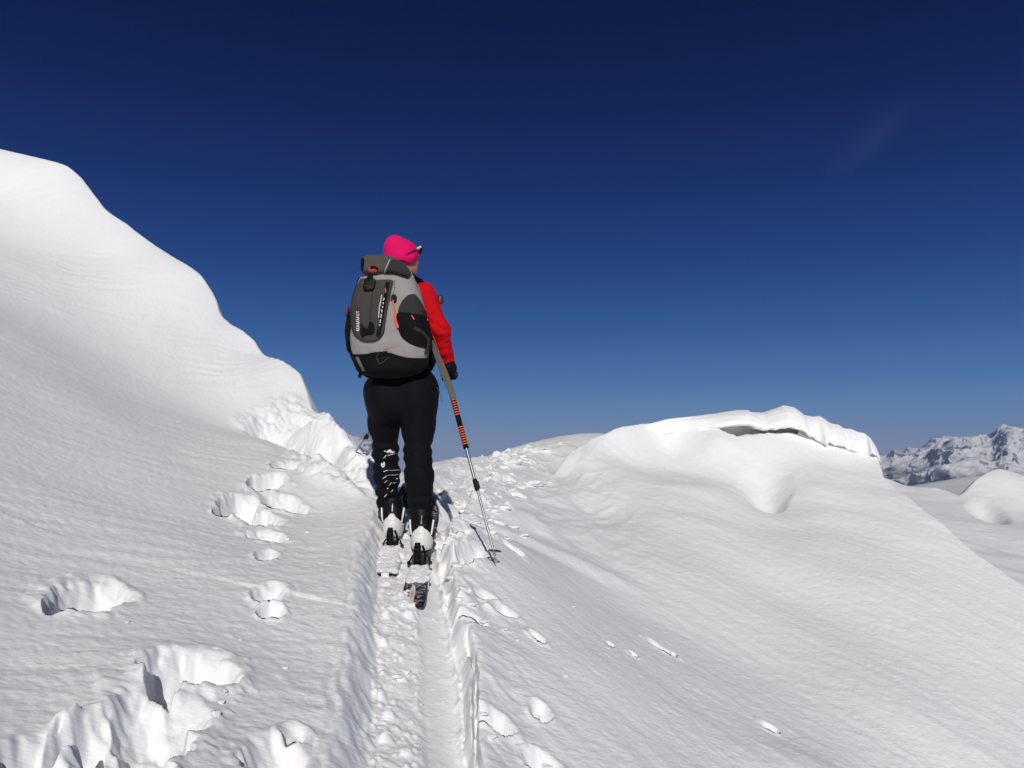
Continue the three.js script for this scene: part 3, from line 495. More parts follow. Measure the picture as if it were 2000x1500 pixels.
  const crease = (x, y, z) => { const d = Math.hypot(x - J.eR.x, y - J.eR.y, z - J.eR.z); return 0.005 * Math.sin(y * 95 + x * 40 + 2 * noise(x * 20, y * 20, z * 20)) * Math.exp(-d * d / 0.010) + 0.004 * Math.sin(y * 120 - x * 30) * Math.exp(-((x - J.wR.x) ** 2 + (y - J.wR.y - 0.02) ** 2) / 0.003); };
  const cuff = (x, y, z) => { const a = J.eR, b = J.wR, e = b.clone().sub(a).normalize(); return (x - b.x) * e.x + (y - b.y) * e.y + (z - b.z) * e.z - 0.012; };
  const jacketF = (x, y, z) => { let d = jb(x, y, z) + fold(x, y, z) + crease(x, y, z); if (x > 0.1 && y < J.wR.y + 0.15) d = smax(d, cuff(x, y, z), 0.006); return d; };
  const jk = mesh('jacket', nets(jacketF, [-0.42, 0.92, -0.55], [0.32, 1.56, 0.16], 0.0075), M.red, person); jk.userData.label = 'red long sleeved jacket';
  // sleeve seam piping
  const onSleeve = (a, out) => { const p = a.clone(); for (let i = 0; i < 80; i++) { if (jacketF(p.x, p.y, p.z) > 0.0005) break; p.addScaledVector(out, 0.002); } return p; };
  const seam = [[829, 565], [836, 590], [842, 615], [849, 640], [856, 662], [862, 685], [866, 704]].map(([a, b], i) => onSleeve(W(a + 6, b, lerp(0.09, 0.17, Math.max(0, i - 3) / 3)), V3(-0.55, 0, 0.83).normalize()));
  mesh('sleeve_piping', tube(seam, 0.0022, 40, 6), M.orange, jk);
  // vest hem below the pack
  const vestF = (x, y, z) => smax(blend([ell(J.waist.clone().add(V3(0, -0.02, 0)), 0.158, 0.16, 0.112), ell(J.pelvis.clone().add(V3(0, 0.03, 0)), 0.172, 0.10, 0.122)], 0.05)(x, y, z) + fold(x, y, z) * 0.7, W(785, 727).y - y + 0.02 * (x - J.waist.x), 0.006);
  mesh('vest', nets(vestF, [-0.26, 0.86, -0.36], [0.24, 1.26, 0.14], 0.008), M.vest, person).userData.label = 'dark grey vest hem below the backpack';
  // trousers
  const tb = blend([ell(J.pelvis, 0.182, 0.135, 0.125), ell(W(814, 775, 0.02), 0.098, 0.14, 0.105), ell(W(755, 775, 0.03), 0.098, 0.14, 0.105)], 0.07);
  const legR = blend([cone(J.hR, W(818, 835, 0.05), 0.098, 0.088), cone(W(818, 835, 0.05), J.kR, 0.084, 0.067), cone(J.kR, W(819, 930, 0.0), 0.067, 0.070), cone(W(819, 930, 0.0), W(821, 1020, 0.01), 0.070, 0.062)], 0.03);
  const legL = blend([cone(J.hL, W(750, 830, 0.12), 0.094, 0.085), cone(W(750, 830, 0.12), J.kL, 0.082, 0.065), cone(J.kL, W(755, 925, 0.18), 0.065, 0.068), cone(W(755, 925, 0.18), W(760, 990, 0.22), 0.066, 0.060)], 0.03);
  const ruck = (x, y, z, c, amp, f0) => amp * Math.sin(y * f0 + 9 * (x - c.x) + 3.0 * noise(x * 9, y * 8, z * 9)) * Math.exp(-((y - c.y) ** 2) / 0.006);
  const trouF = (x, y, z) => { let d = smin(smin(tb(x, y, z), legR(x, y, z), 0.04), legL(x, y, z), 0.04) + 0.008 * noise(x * 11, y * 7 + x * 5, z * 11) + 0.0035 * noise(x * 26, y * 15 - x * 9, z * 26) + 0.003 * Math.exp(-((x - J.pelvis.x) ** 2) / 0.00002) * sstep(0.78, 0.9, y);
    d += ruck(x, y, z, J.kR, 0.0028, 95) + ruck(x, y, z, W(820, 985, 0.02), 0.004, 120) + ruck(x, y, z, J.kL, 0.003, 95); if (y < 0.55 && x < -0.02) d += 0.0045 * Math.sin(y * 95 + 8 * x + 3 * noise(x * 8, y * 7, z * 8)) * sstep(0.56, 0.46, y);
    return smax(d, (x < 0.01 ? W(760, 1000, 0.22).y : W(821, 1026, 0).y) - y + 0.15 * z * 0, 0.008); };
  const tr = mesh('trousers', nets(trouF, [-0.28, 0.16, -0.46], [0.22, 1.08, 0.16], 0.0068), M.gaiter, person); tr.userData.label = 'black softshell trousers with white modelled highlights and snow specks on the left calf';
  const onTr = (px, py, dd) => { const p = W(px, py, dd - 0.25), z0 = p.z - 0.25; for (let i = 0; i < 300; i++) { const d = trouF(p.x, p.y, p.z); if (d < 0.0008 || p.z < z0) break; p.z -= Math.max(0.0008, d * 0.6); } return p; };
  mesh('reflective_strip', tube([[849, 749], [854, 760], [857, 772], [858, 780]].map(([a, b]) => onTr(a - 4, b, 0.06)), 0.0028, 12, 6), M.teal, tr);
  // fold highlights, glare and snow specks on the left calf, all modelled in white
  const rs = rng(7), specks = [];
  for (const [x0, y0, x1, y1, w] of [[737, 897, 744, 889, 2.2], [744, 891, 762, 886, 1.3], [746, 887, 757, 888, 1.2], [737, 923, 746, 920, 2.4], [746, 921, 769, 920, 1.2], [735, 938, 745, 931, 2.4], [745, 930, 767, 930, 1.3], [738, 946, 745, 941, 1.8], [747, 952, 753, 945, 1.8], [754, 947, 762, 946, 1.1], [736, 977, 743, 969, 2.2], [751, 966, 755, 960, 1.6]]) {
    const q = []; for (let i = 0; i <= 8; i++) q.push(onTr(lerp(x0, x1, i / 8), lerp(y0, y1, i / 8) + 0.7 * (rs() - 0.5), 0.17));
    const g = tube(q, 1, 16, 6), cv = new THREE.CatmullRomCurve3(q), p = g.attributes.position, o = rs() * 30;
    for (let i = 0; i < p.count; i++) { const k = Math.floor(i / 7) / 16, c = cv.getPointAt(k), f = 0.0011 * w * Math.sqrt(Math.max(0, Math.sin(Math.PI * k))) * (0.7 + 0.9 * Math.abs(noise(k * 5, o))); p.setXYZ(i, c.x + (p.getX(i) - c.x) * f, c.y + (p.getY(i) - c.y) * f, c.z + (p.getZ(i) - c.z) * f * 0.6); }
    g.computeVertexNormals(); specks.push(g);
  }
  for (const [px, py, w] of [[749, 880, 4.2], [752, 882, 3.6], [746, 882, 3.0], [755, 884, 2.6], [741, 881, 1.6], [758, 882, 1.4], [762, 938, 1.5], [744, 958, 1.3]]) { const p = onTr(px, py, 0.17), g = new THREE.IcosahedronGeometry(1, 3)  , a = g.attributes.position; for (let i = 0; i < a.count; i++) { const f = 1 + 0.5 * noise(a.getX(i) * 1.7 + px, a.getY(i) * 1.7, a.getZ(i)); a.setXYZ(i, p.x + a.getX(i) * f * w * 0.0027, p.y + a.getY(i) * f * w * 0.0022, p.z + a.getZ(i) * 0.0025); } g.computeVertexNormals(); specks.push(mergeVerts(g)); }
  mesh('calf_glints_and_snow', mergeGeometries(specks), snowMat, tr).userData.kind = 'stuff';
  const em = new THREE.TorusGeometry(0.0125, 0.0045, 8, 24), ep = onTr(736, 908, 0.17); em.scale(0.8, 1.15, 0.8); em.rotateY(-0.55); em.translate(ep.x, ep.y, ep.z + 0.001);
  const ec = new THREE.SphereGeometry(0.0055, 10, 8); ec.scale(0.7, 1.2, 0.5); ec.translate(ep.x, ep.y, ep.z + 0.001);
  mesh('emblem', mergeGeometries([em.toNonIndexed(), ec.toNonIndexed()]), M.white, tr).userData.label = 'small white ring emblem on the left calf';
  // gloves: fingers closed round the pole grips
  for (const [top, tip, wr, side] of [[gripTopR, tipR, J.wR, 1], [gripTopL, tipL, J.wL, -1]]) {
    const ax = tip.clone().sub(top).normalize(), c = top.clone().sub(O).addScaledVector(ax, 0.075);
    const outv = V3(side, 0, 0).addScaledVector(ax, -ax.x * side).normalize(), fw = V3().crossVectors(ax, outv).multiplyScalar(ax.y < 0 ? 1 : -1); if (fw.z > 0) fw.negate();
    const at = (o, f, a) => c.clone().addScaledVector(outv, o).addScaledVector(fw, f).addScaledVector(ax, a);
    const parts = [cone(wr, at(0.028, -0.012, 0.0), 0.038, 0.036), ell(at(0.034, 0.0, 0.0), 0.026, 0.045, 0.036)];
    for (let i = 0; i < 4; i++) { const a = -0.036 + i * 0.0235, L = [0.98, 1.06, 1.0, 0.85][i]; const k0 = at(0.036, 0.018, a), k1 = at(0.030, 0.040 * L, a + 0.002), k2 = at(0.002, 0.046 * L, a + 0.004), k3 = at(-0.024, 0.022, a + 0.004); parts.push(cone(k0, k1, 0.0125, 0.012), cone(k1, k2, 0.012, 0.011), cone(k2, k3, 0.011, 0.0098)); }
    parts.push(cone(at(0.030, -0.016, -0.030), at(0.004, -0.034, -0.044), 0.014, 0.0125), cone(at(0.004, -0.034, -0.044), at(-0.020, -0.016, -0.050), 0.0125, 0.0105));
    const f = blend(parts, 0.005), b = [c.x, c.y, c.z];
    mesh('glove', nets(f, [Math.min(b[0], wr.x) - 0.09, b[1] - 0.1, Math.min(b[2], wr.z) - 0.1], [Math.max(b[0], wr.x) + 0.1, Math.max(b[1], wr.y) + 0.1, Math.max(b[2], wr.z) + 0.1], 0.0045), M.black, person);
  }
  // ski boots: black cuff, white shell
  for (const [hx, hy, dd, ax, ay, ad, nm] of [[821, 1072, -0.10, 820, 1003, 0.0, 'right'], [764, 1045, 0.12, 761, 978, 0.21, 'left']]) {
    const heel = W(hx, hy, dd), ank = W(ax, ay, ad), bt = new THREE.Group(); bt.name = 'ski_boot'; person.add(bt);
    const sole = heel.y - 0.012, toe = heel.clone().add(V3(-0.012, 0.005, -0.22)), hc = heel.clone().add(V3(0, 0.045, -0.055));
    const shellF = (x, y, z) => smax(blend([ell(hc, 0.052, 0.082, 0.066), cone(hc.clone().add(V3(0, -0.012, -0.03)), toe.clone().add(V3(0, 0.035, 0)), 0.052, 0.043), ell(toe.clone().add(V3(0, 0.03, -0.01)), 0.047, 0.04, 0.06)], 0.035)(x, y, z), sole - y, 0.006);
    const cuffF = (x, y, z) => smax(smax(blend([cone(hc.clone().add(V3(0, 0.055, -0.012)), ank.clone().add(V3(0, 0.03, -0.02)), 0.058, 0.066), cone(hc.clone().add(V3(0, -0.02, -0.022)), hc.clone().add(V3(0, 0.05, -0.02)), 0.058, 0.060)], 0.02)(x, y, z) + 0.002 * Math.sin(y * 90), (hc.y - 0.026 + 0.098 * Math.max(0, 1 - ((x - hc.x) / 0.040) ** 2) * sstep(-0.05, 0.0, z - hc.z)) - y, 0.004), y - ank.y - 0.03, 0.004);
    const lo = [hc.x - 0.1, sole - 0.02, toe.z - 0.1], hi = [hc.x + 0.1, hc.y + 0.1, heel.z + 0.06];
    mesh('shell', nets(shellF, lo, hi, 0.0055), M.white, bt).userData.label = 'white plastic boot shell';
    mesh('cuff', nets(cuffF, [hc.x - 0.11, hc.y - 0.04, ank.z - 0.14], [hc.x + 0.11, ank.y + 0.05, heel.z + 0.06], 0.0055), M.plastic, bt).userData.label = 'black boot cuff';
    // spine bar, red stripe, heel mark, side fins, buckles
    const surf = (x, y, f) => { let z = heel.z + 0.09; for (let i = 0; i < 120; i++) { const d = f(x, y, z); if (d < 0.0006) break; z -= Math.max(0.0006, d * 0.6); } return z; };
    const bar = []; for (let i = 0; i <= 4; i++) { const y = hc.y + 0.078 + i * 0.010; bar.push(V3(hc.x + 0.002, y, surf(hc.x + 0.002, y, cuffF) + 0.002)); }
    mesh('spine_bar', tube(bar, 0.0035, 12, 6), M.steel, bt);
    const st = []; for (let i = 0; i <= 6; i++) { const x = hc.x - 0.022 + i * 0.0075, y = hc.y + 0.071; st.push(V3(x, y, surf(x, y, cuffF) + 0.001)); }
    mesh('stripe', tube(st, 0.0035, 12, 6), M.maroon, bt);
    const mk = []; for (const l of [[[-0.017, 0.012], [-0.020, 0.005], [-0.017, -0.002]], [[-0.008, 0.008], [-0.004, -0.001], [0, 0.006], [0.004, -0.001], [0.008, 0.008]], [[0.017, 0.012], [0.020, 0.005], [0.017, -0.002]]]) { const q = l.map(([a, b]) => V3(hc.x + a, hc.y + 0.028 + b, surf(hc.x + a, hc.y + 0.028 + b, shellF))); for (let i = 0; i < q.length - 1; i++) mk.push(tube([q[i], q[i + 1]], 0.0008, 1, 5)); }
    mesh('heel_mark', mergeGeometries(mk), std(0.28, 0.28, 0.25, 0.6), bt);
    for (const s of [-1, 1]) { const fin = tube([V3(hc.x + s * 0.050, hc.y + 0.022, hc.z + 0.018), V3(hc.x + s * 0.056, hc.y + 0.055, hc.z + 0.020), V3(hc.x + s * 0.060, hc.y + 0.095, hc.z + 0.006)], 0.0055, 12, 6); mesh('fin', fin, M.white, bt); }
    for (const yy of [0.0, 0.05]) mesh('buckle', tube([V3(hc.x + 0.052, hc.y + yy, hc.z - 0.06), V3(hc.x + 0.066, hc.y + yy + 0.004, hc.z - 0.03), V3(hc.x + 0.062, hc.y + yy, hc.z + 0.005)], 0.005, 12, 6), M.steel, bt);
  }
  // sunglasses pushed up on the cap
  const sg = thing('sunglasses', 'dark sunglasses with white and black temples pushed up on the pink beanie', 'sunglasses', O);
  const sp = (r, u, f) => hq(r, u, f);
  for (const s of [1, -1]) {
    const surfR = (u, f) => { let r = 0.13; for (let i = 0; i < 80; i++) { const p = sp(r, u, f), d = capF(p.x, p.y, p.z); if (d < 0.001) break; r -= Math.max(0.0008, d * 0.7); } return s * r; };
    const q = [[-0.004, -0.044], [0.016, -0.008], [0.036, 0.024]].map(([u, f]) => sp(surfR(u, f) + s * 0.0035, u, f));
    mesh('temple_tip', tube(q, 0.0035, 16, 6), M.maroon, sg).userData.label = 'dark temple arm';
    const q2 = [[0.036, 0.024], [0.048, 0.048], [0.062, 0.072]].map(([u, f]) => sp(s * Math.min(0.088, Math.max(0.066, Math.abs(surfR(u, f)) + 0.004)), u, f));
    const wt = tube(q2, 0.0062, 16, 8); mesh('temple', wt, M.white, sg).userData.label = 'white temple hinge';
    const L = new THREE.SphereGeometry(0.034, 20, 12); L.scale(1, 0.72, 0.22); L.rotateY(Math.PI - yaw - s * 0.35); const lc = sp(s * 0.036, 0.052, 0.094); L.translate(lc.x, lc.y, lc.z); mesh('lens', L, std(0.006, 0.006, 0.008, 0.08), sg);
  }
  mesh('bridge', tube([sp(-0.010, 0.058, 0.100), sp(0, 0.060, 0.103), sp(0.010, 0.058, 0.100)], 0.004, 8, 6), M.plastic, sg);
}

// ---------------------------------------------------------------- backpack
const bagD = 3.925, bagO = P(764, 735, D0 - 0.08);
{
  const bag = thing('backpack', 'light grey and dark grey touring backpack on the back of the skier', 'backpack', bagO);
  const B = (px, py, dd = -0.2) => P(px, py, D0 + dd).sub(bagO);
  const c0 = B(762, 628, -0.09);
  const mainF = (x, y, z) => {
    const t = clamp((y - c0.y) / 0.26, -1.2, 1.2), wide = 0.190 - 0.028 * t - 0.010 * t * t, cx = c0.x - 0.004 - 0.012 * t, dep = 0.118 - 0.022 * t * t - 0.012 * t;
    const k = (x - cx) / wide, yy = y - c0.y, zz = z - c0.z;
    const q = Math.pow(Math.pow(Math.abs(k), 3.6) + Math.pow(Math.abs(yy / 0.270), 4.2) + Math.pow(Math.abs(zz / dep), 3.0), 1 / 3.6);
    return (q - 1) * 0.11 + 0.006 * noise(x * 10, y * 8, z * 10) + 0.003 * noise(x * 24, y * 17 + x * 12, z * 24);
  };
  const bmin = [c0.x - 0.24, c0.y - 0.31, c0.z - 0.17], bmax = [c0.x + 0.24, c0.y + 0.31, c0.z + 0.17];
  mesh('main_bag', nets(mainF, bmin, bmax, 0.0065), M.lightGrey, bag).userData.label = 'light grey main bag';
  const lidC = B(757, 524, -0.075);
  const lidF = (x, y, z) => { const yy = y - lidC.y + 0.10 * (x - lidC.x) * sstep(0, 0.14, x - lidC.x) * 2.2, s = 1 - 0.25 * clamp(yy / 0.06, -1, 1) * 0.3; const d = rbox(V3(0, 0, 0), 0.122 * s, 0.048, 0.118, 0.026)(x - lidC.x - 0.004, yy, z - lidC.z + 0.0) + 0.003 * noise(x * 18, y * 18, z * 18); return smax(d, ((y - lidC.y - 0.050) + 0.62 * (x - lidC.x - 0.022)) * 0.85, 0.02); };
  const lid = mesh('lid', nets(lidF, [lidC.x - 0.17, lidC.y - 0.1, lidC.z - 0.17], [lidC.x + 0.17, lidC.y + 0.1, lidC.z + 0.17], 0.0055), M.lidGrey, bag); lid.userData.label = 'grey top lid with small red emblem';
  const all = (x, y, z) => Math.min(mainF(x, y, z), lidF(x, y, z));
  const onBag = (x, y, f = all) => { let z = c0.z + 0.22; for (let i = 0; i < 200; i++) { const d = f(x, y, z); if (d < 0.0005) return z; z -= Math.max(0.0008, d * 0.55); if (z < c0.z - 0.05) break; } return c0.z - 0.05; };
  const nAt = (x, y, z, f) => { const e = 0.004; return V3(f(x + e, y, z) - f(x - e, y, z), f(x, y + e, z) - f(x, y - e, z), f(x, y, z + e) - f(x, y, z - e)).normalize(); };
  // a padded panel: outline in pixels, thickness in metres, laid on the bag
  function panel(name, out, thick, mat, parent, f = all, ring = 9) {
    const pts = out.map(([a, b]) => { const p = B(a, b); return V3(p.x, p.y, 0); }), cv = new THREE.CatmullRomCurve3(pts, true, 'catmullrom', 0.35), n = 72, edge = cv.getPoints(n).slice(0, n);
    const c = edge.reduce((s, p) => s.add(p), V3(0, 0, 0)).multiplyScalar(1 / n), pos = [], idx = [], uv = [];
    const put = (x, y, h) => { const z = onBag(x, y, f), k = nAt(x, y, z, f); pos.push(x + k.x * h, y + k.y * h, z + k.z * h); uv.push(x * 8, y * 8); };
    put(c.x, c.y, thick);
    const R = []; for (let i = 1; i <= ring; i++) R.push([i / ring * 0.965, thick]); R.push([0.99, thick * 0.75], [1, thick * 0.3], [1, -0.004]);
    R.forEach(([r, h], i) => { for (let j = 0; j < n; j++) { put(c.x + (edge[j].x - c.x) * r, c.y + (edge[j].y - c.y) * r, h); const a = 1 + i * n + j, b = 1 + i * n + (j + 1) % n; if (i === 0) idx.push(0, b, a); else idx.push(a - n, b - n, b, a - n, b, a); } });
    const g = new THREE.BufferGeometry(); g.setAttribute('position', new THREE.Float32BufferAttribute(pos, 3)); g.setAttribute('uv', new THREE.Float32BufferAttribute(uv, 2)); g.setIndex(idx); g.computeVertexNormals();
    const v = pos.length && (edge[0].x - c.x) * (edge[9].y - c.y) - (edge[0].y - c.y) * (edge[9].x - c.x); if (v > 0) { g.setIndex(idx.map((_, i) => idx[i - i % 3 + [0, 2, 1][i % 3]])); g.computeVertexNormals(); }
    return mesh(name, g, mat, parent);
  }
  // webbing, zips, piping and cord: a band along pixels, laid on the bag
  function band(name, line, wid, thick, mat, parent, f = all, lift = 0) {
    const cv = new THREE.CatmullRomCurve3(line.map(([a, b]) => { const p = B(a, b); return V3(p.x, p.y, 0); }), false, 'catmullrom', 0.4), n = Math.max(10, line.length * 8), pos = [], idx = [], uv = [], ws = typeof wid === 'number' ? [wid, wid] : wid;
    for (let i = 0; i <= n; i++) {
      const p = cv.getPoint(i / n), t = cv.getTangent(i / n), z = onBag(p.x, p.y, f), k = nAt(p.x, p.y, z, f), T = V3(t.x, t.y, 0), S = V3().crossVectors(T, k).normalize(), w = lerp(ws[0], ws[1], i / n) / 2;
      [[-1, -0.003], [-1, thick * 0.7], [-0.85, thick], [0.85, thick], [1, thick * 0.7], [1, -0.003]].forEach(([s, h]) => { const q = V3(p.x, p.y, z).addScaledVector(S, s * w).addScaledVector(k, h + lift); pos.push(q.x, q.y, q.z); uv.push(i * 0.05, s * w * 8); });
      if (i) for (let j = 0; j < 5; j++) { const a = (i - 1) * 6 + j, b = i * 6 + j; idx.push(a, a + 1, b + 1, a, b + 1, b); }
    }
    const g = new THREE.BufferGeometry(); g.setAttribute('position', new THREE.Float32BufferAttribute(pos, 3)); g.setAttribute('uv', new THREE.Float32BufferAttribute(uv, 2)); g.setIndex(idx); g.computeVertexNormals(); return mesh(name, g, mat, parent);
  }
  const fp = panel('front_panel', [[704, 541], [728, 545], [766, 546], [762, 575], [757, 605], [753, 632], [750, 652], [740, 664], [722, 668], [705, 664], [693, 651], [687, 630], [686, 600], [690, 572], [697, 552]], 0.009, M.midGrey, bag, mainF); fp.userData.label = 'dark grey rounded front panel';
  const onP = (x, y, z) => Math.min(all(x, y, z), mainF(x, y, z) - 0.010);
  band('panel_seam', [[697, 552], [690, 572], [686, 600], [687, 630], [693, 651], [705, 664], [722, 668], [740, 664], [750, 652], [753, 632], [757, 605], [762, 575], [766, 548]], 0.0035, 0.0115, M.darkGrey, fp, mainF);
  band('zip_flap', [[757, 550], [755, 568], [752, 590], [748, 612], [745, 635], [741, 656]], [0.020, 0.016], 0.0035, M.webbing, fp, onP);
  band('zip_edge', [[746, 577], [744, 592], [742, 606], [741, 622]], 0.0042, 0.0045, M.print, fp, onP);
  for (const [a, b, c, d] of [[751, 583, 750, 588], [750, 592, 749, 596], [749, 600, 748.5, 603], [747.5, 606, 747, 612], [746.5, 615, 745.5, 622], [745, 625, 744, 632], [743.5, 635, 743, 639]]) band('zip_print', [[a, b], [(a + c) / 2, (b + d) / 2], [c, d]], 0.0052, 0.005, M.print, fp, onP);
  band('zip_pull', [[742.5, 638], [741, 648], [740, 657]], 0.0155, 0.007, M.plastic, fp, onP);
  band('orange_pull', [[753, 563], [753.5, 568], [754, 573]], 0.005, 0.0055, M.orange, fp, onP);
  panel('lower_fold', [[706, 632], [709, 644], [718, 648], [724, 641], [724, 629], [731, 634], [733, 646], [729, 654], [716, 655], [709, 660], [705, 650]], 0.006, M.webbing, fp, onP, 5);
  band('panel_crease', [[727, 570], [726, 595], [724, 620], [723, 640]], 0.003, 0.0025, M.darkGrey, fp, onP);
  { // buckle of the lid strap
    band('buckle_strap', [[722, 536], [721, 545], [719, 556], [717, 566]], 0.030, 0.004, M.webbing, lid, onP, 0.004);
    const bk = panel('buckle', [[713, 545], [732, 545], [732, 556], [729, 567], [711, 567], [712, 556]], 0.014, M.plastic, lid, onP, 4);
    band('buckle_bar', [[709, 560], [718, 560], [727, 561]], 0.0035, 0.017, M.midGrey, bk, onP);
  }
  const font = await new FontLoader().loadAsync('fonts/droid/droid_sans_bold.typeface.json');
  function lettering(name, text, from, to, size, mat, parent, f, lift) {   // flat print running from one pixel to the other
    const g = new THREE.ShapeGeometry(font.generateShapes(text, 1), 2); g.computeBoundingBox(); const wd = g.boundingBox.max.x, a = B(...from), b = B(...to), ex = V3(b.x - a.x, b.y - a.y, 0), L = ex.length(); ex.normalize(); const ey = V3(-ex.y, ex.x, 0), p = g.attributes.position;
    for (let i = 0; i < p.count; i++) { const u = p.getX(i) / wd * L, v = p.getY(i) * size, x = a.x + ex.x * u + ey.x * v, y = a.y + ex.y * u + ey.y * v, z = onBag(x, y, f), k = nAt(x, y, z, f); p.setXYZ(i, x + k.x * lift, y + k.y * lift, z + k.z * lift); }
    g.computeVertexNormals(); return mesh(name, g, mat, parent);
  }
  lettering('lettering', 'MAMMUT', [703, 648], [703, 608], 0.0165, M.print, fp, onP, 0.0016).userData.label = 'pale upright lettering on the front panel';
  panel('small_emblem', [[697, 604], [698, 599], [701, 597], [703, 600], [702, 605], [699, 606]], 0.0018, M.maroon, fp, onP, 3);
  // lid details
  const em = panel('emblem', [[719, 526], [721, 521], [728, 518], [735, 519.5], [738, 524], [735, 528.5], [727, 531], [721, 530]], 0.0022, M.logoRed, lid, lidF, 4); em.userData.label = 'red oval emblem with dark animal shape';
  panel('emblem_figure', [[721, 523], [725, 519], [731, 518.6], [737, 521.5], [738, 525.5], [735.5, 526.5], [733, 524.4], [729, 524.2], [725, 524.6]], 0.0036, M.webbing, em, lidF, 4);
  band('lid_piping', [[761, 506], [756, 518], [750, 530], [744, 541]], 0.0045, 0.0045, M.piping, lid, lidF);
  band('lid_hem', [[708, 537], [722, 541], [744, 543], [765, 541], [785, 536], [798, 540]], 0.006, 0.003, M.webbing, lid, lidF);
  panel('lid_side', [[764, 508], [778, 507], [790, 516], [797, 527], [797, 536], [780, 535], [764, 539], [750, 540]], 0.003, M.darkGrey, lid, lidF, 6).userData.label = 'darker side of the lid';
  panel('lid_corner', [[704, 504], [710, 504], [711, 512], [709, 526], [706, 526]], 0.006, M.webbing, lid, lidF, 4);
  // right side
  panel('side_panel', [[778, 610], [781, 596], [788, 584], [798, 575], [810, 574], [822, 590], [828, 612], [806, 613], [790, 611]], 0.004, M.darkGrey, bag, mainF).userData.label = 'dark grey upper side panel';
  const po = panel('side_pocket', [[777, 612], [792, 611], [812, 613], [829, 618], [835, 650], [836, 676], [818, 677], [800, 671], [786, 660], [778, 643], [775, 626]], 0.008, M.webbing, bag, mainF); po.userData.label = 'black mesh side pocket';
  band('pocket_tab', [[803, 617], [806, 621], [808, 625]], 0.006, 0.011, M.orange, po, mainF);
  band('pocket_strap', [[808, 640], [822, 648], [832, 662], [829, 690]], 0.02, 0.010, M.darkGrey, po, mainF);
  band('orange_cord', [[767, 587], [770, 602], [772, 615], [774, 628], [778, 641]], [0.007, 0.014], 0.012, M.orange, bag, mainF);
  panel('cord_lock', [[765, 577], [771, 575], [775, 580], [774, 590], [768, 592], [763, 586]], 0.010, M.plastic, bag, mainF, 4);
  band('seam', [[770, 546], [770, 560], [768, 576]], 0.0025, 0.002, M.midGrey, bag, mainF);
  // faint red smear of colour low on the bag
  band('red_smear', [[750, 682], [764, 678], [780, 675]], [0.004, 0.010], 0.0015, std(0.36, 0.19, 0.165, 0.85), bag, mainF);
  // black reinforced bottom
  const botC = B(762, 716, -0.09), botF = (x, y, z) => Math.max(smin(ell(botC, 0.176, 0.062, 0.118)(x, y, z), mainF(x, y, z) - 0.004, 0.01), y - (B(762, 691).y + 0.010 * Math.sin((x - botC.x) * 22 + 2.3) + 0.16 * Math.max(0, -(x - botC.x) - 0.10) - 0.10 * Math.max(0, x - botC.x - 0.02)), mainF(x, y, z) - 0.02 > 0.05 ? 0.05 : -1) ;
  const bt = mesh('bottom', nets(botF, [botC.x - 0.22, botC.y - 0.1, botC.z - 0.15], [botC.x + 0.22, botC.y + 0.14, botC.z + 0.15], 0.006), M.webbing, bag); bt.userData.label = 'black reinforced bottom';
  band('loop_strap', [[753, 681], [753, 690], [754, 700]], 0.020, 0.006, M.webbing, bt, botF);
  { const q = [[742, 690], [736, 698], [739, 706], [744, 711], [752, 706], [759, 698]].map(([a, b]) => { const p = B(a, b); p.z = onBag(p.x, p.y, botF) + 0.006; return p; }); mesh('tool_loop', tube(q, 0.0045, 30, 6), M.darkGrey, bt); }
  // straps hanging at the lower left and the left pocket
  const flat = (name, line, w, mat, parent) => { const g = tube(line, 1, 24, 6), cv = new THREE.CatmullRomCurve3(line), p = g.attributes.position; for (let i = 0; i < p.count; i++) { const k = Math.floor(i / 7) / 24, c = cv.getPointAt(Math.min(1, k)), v = V3(p.getX(i), p.getY(i), p.getZ(i)).sub(c), s = Array.isArray(w) ? lerp(w[0], w[1], k) : w; p.setXYZ(i, c.x + v.x * s, c.y + v.y * s * 0.6, c.z + v.z * 0.0035); } g.computeVertexNormals(); return mesh(name, g, mat, parent); };
  flat('hip_belt', [B(688, 690, -0.06), B(694, 704, -0.10), B(702, 722, -0.08), B(720, 735, 0.0)], 0.016, M.webbing, bag);
  flat('strap', [B(697, 697, -0.20), B(704, 712, -0.195), B(710, 724, -0.17)], 0.0085, M.greyWeb, bag);
  flat('strap', [B(706, 722, -0.12), B(704, 730, -0.12), B(702, 738, -0.12)], 0.010, M.webbing, bag);
  flat('hip_belt', [B(836, 655, -0.02), B(842, 680, 0.0), B(846, 700, 0.03), B(838, 722, 0.10)], 0.020, M.webbing, bag);
  const lp = B(684, 648, -0.06), lpF = (x, y, z) => ell(lp, 0.024, 0.112, 0.06)(x, y, z) + 0.004 * noise(x * 25, y * 20, z * 25);
  const lpm = mesh('side_pocket', nets(lpF, [lp.x - 0.05, lp.y - 0.14, lp.z - 0.1], [lp.x + 0.05, lp.y + 0.14, lp.z + 0.1], 0.006), M.webbing, bag); lpm.userData.label = 'black left side pocket with a purple top';
  mesh('pocket_content', nets(ell(B(678, 607, -0.06), 0.012, 0.035, 0.03), [lp.x - 0.06, lp.y + 0.02, lp.z - 0.06], [lp.x + 0.06, lp.y + 0.2, lp.z + 0.06], 0.005), M.purple, lpm);
  band('side_cord', [[700, 530], [692, 548], [686, 575], [683, 600]], 0.005, 0.004, M.webbing, bag, mainF);
  { const c = B(860, 586, 0.16); mesh('chest_pouch', nets((x, y, z) => rbox(c, 0.016, 0.026, 0.025, 0.012)(x, y, z) + 0.003 * noise(x * 40, y * 40, z * 40), [c.x - 0.05, c.y - 0.06, c.z - 0.06], [c.x + 0.05, c.y + 0.06, c.z + 0.06], 0.005), M.maroon, bag); }
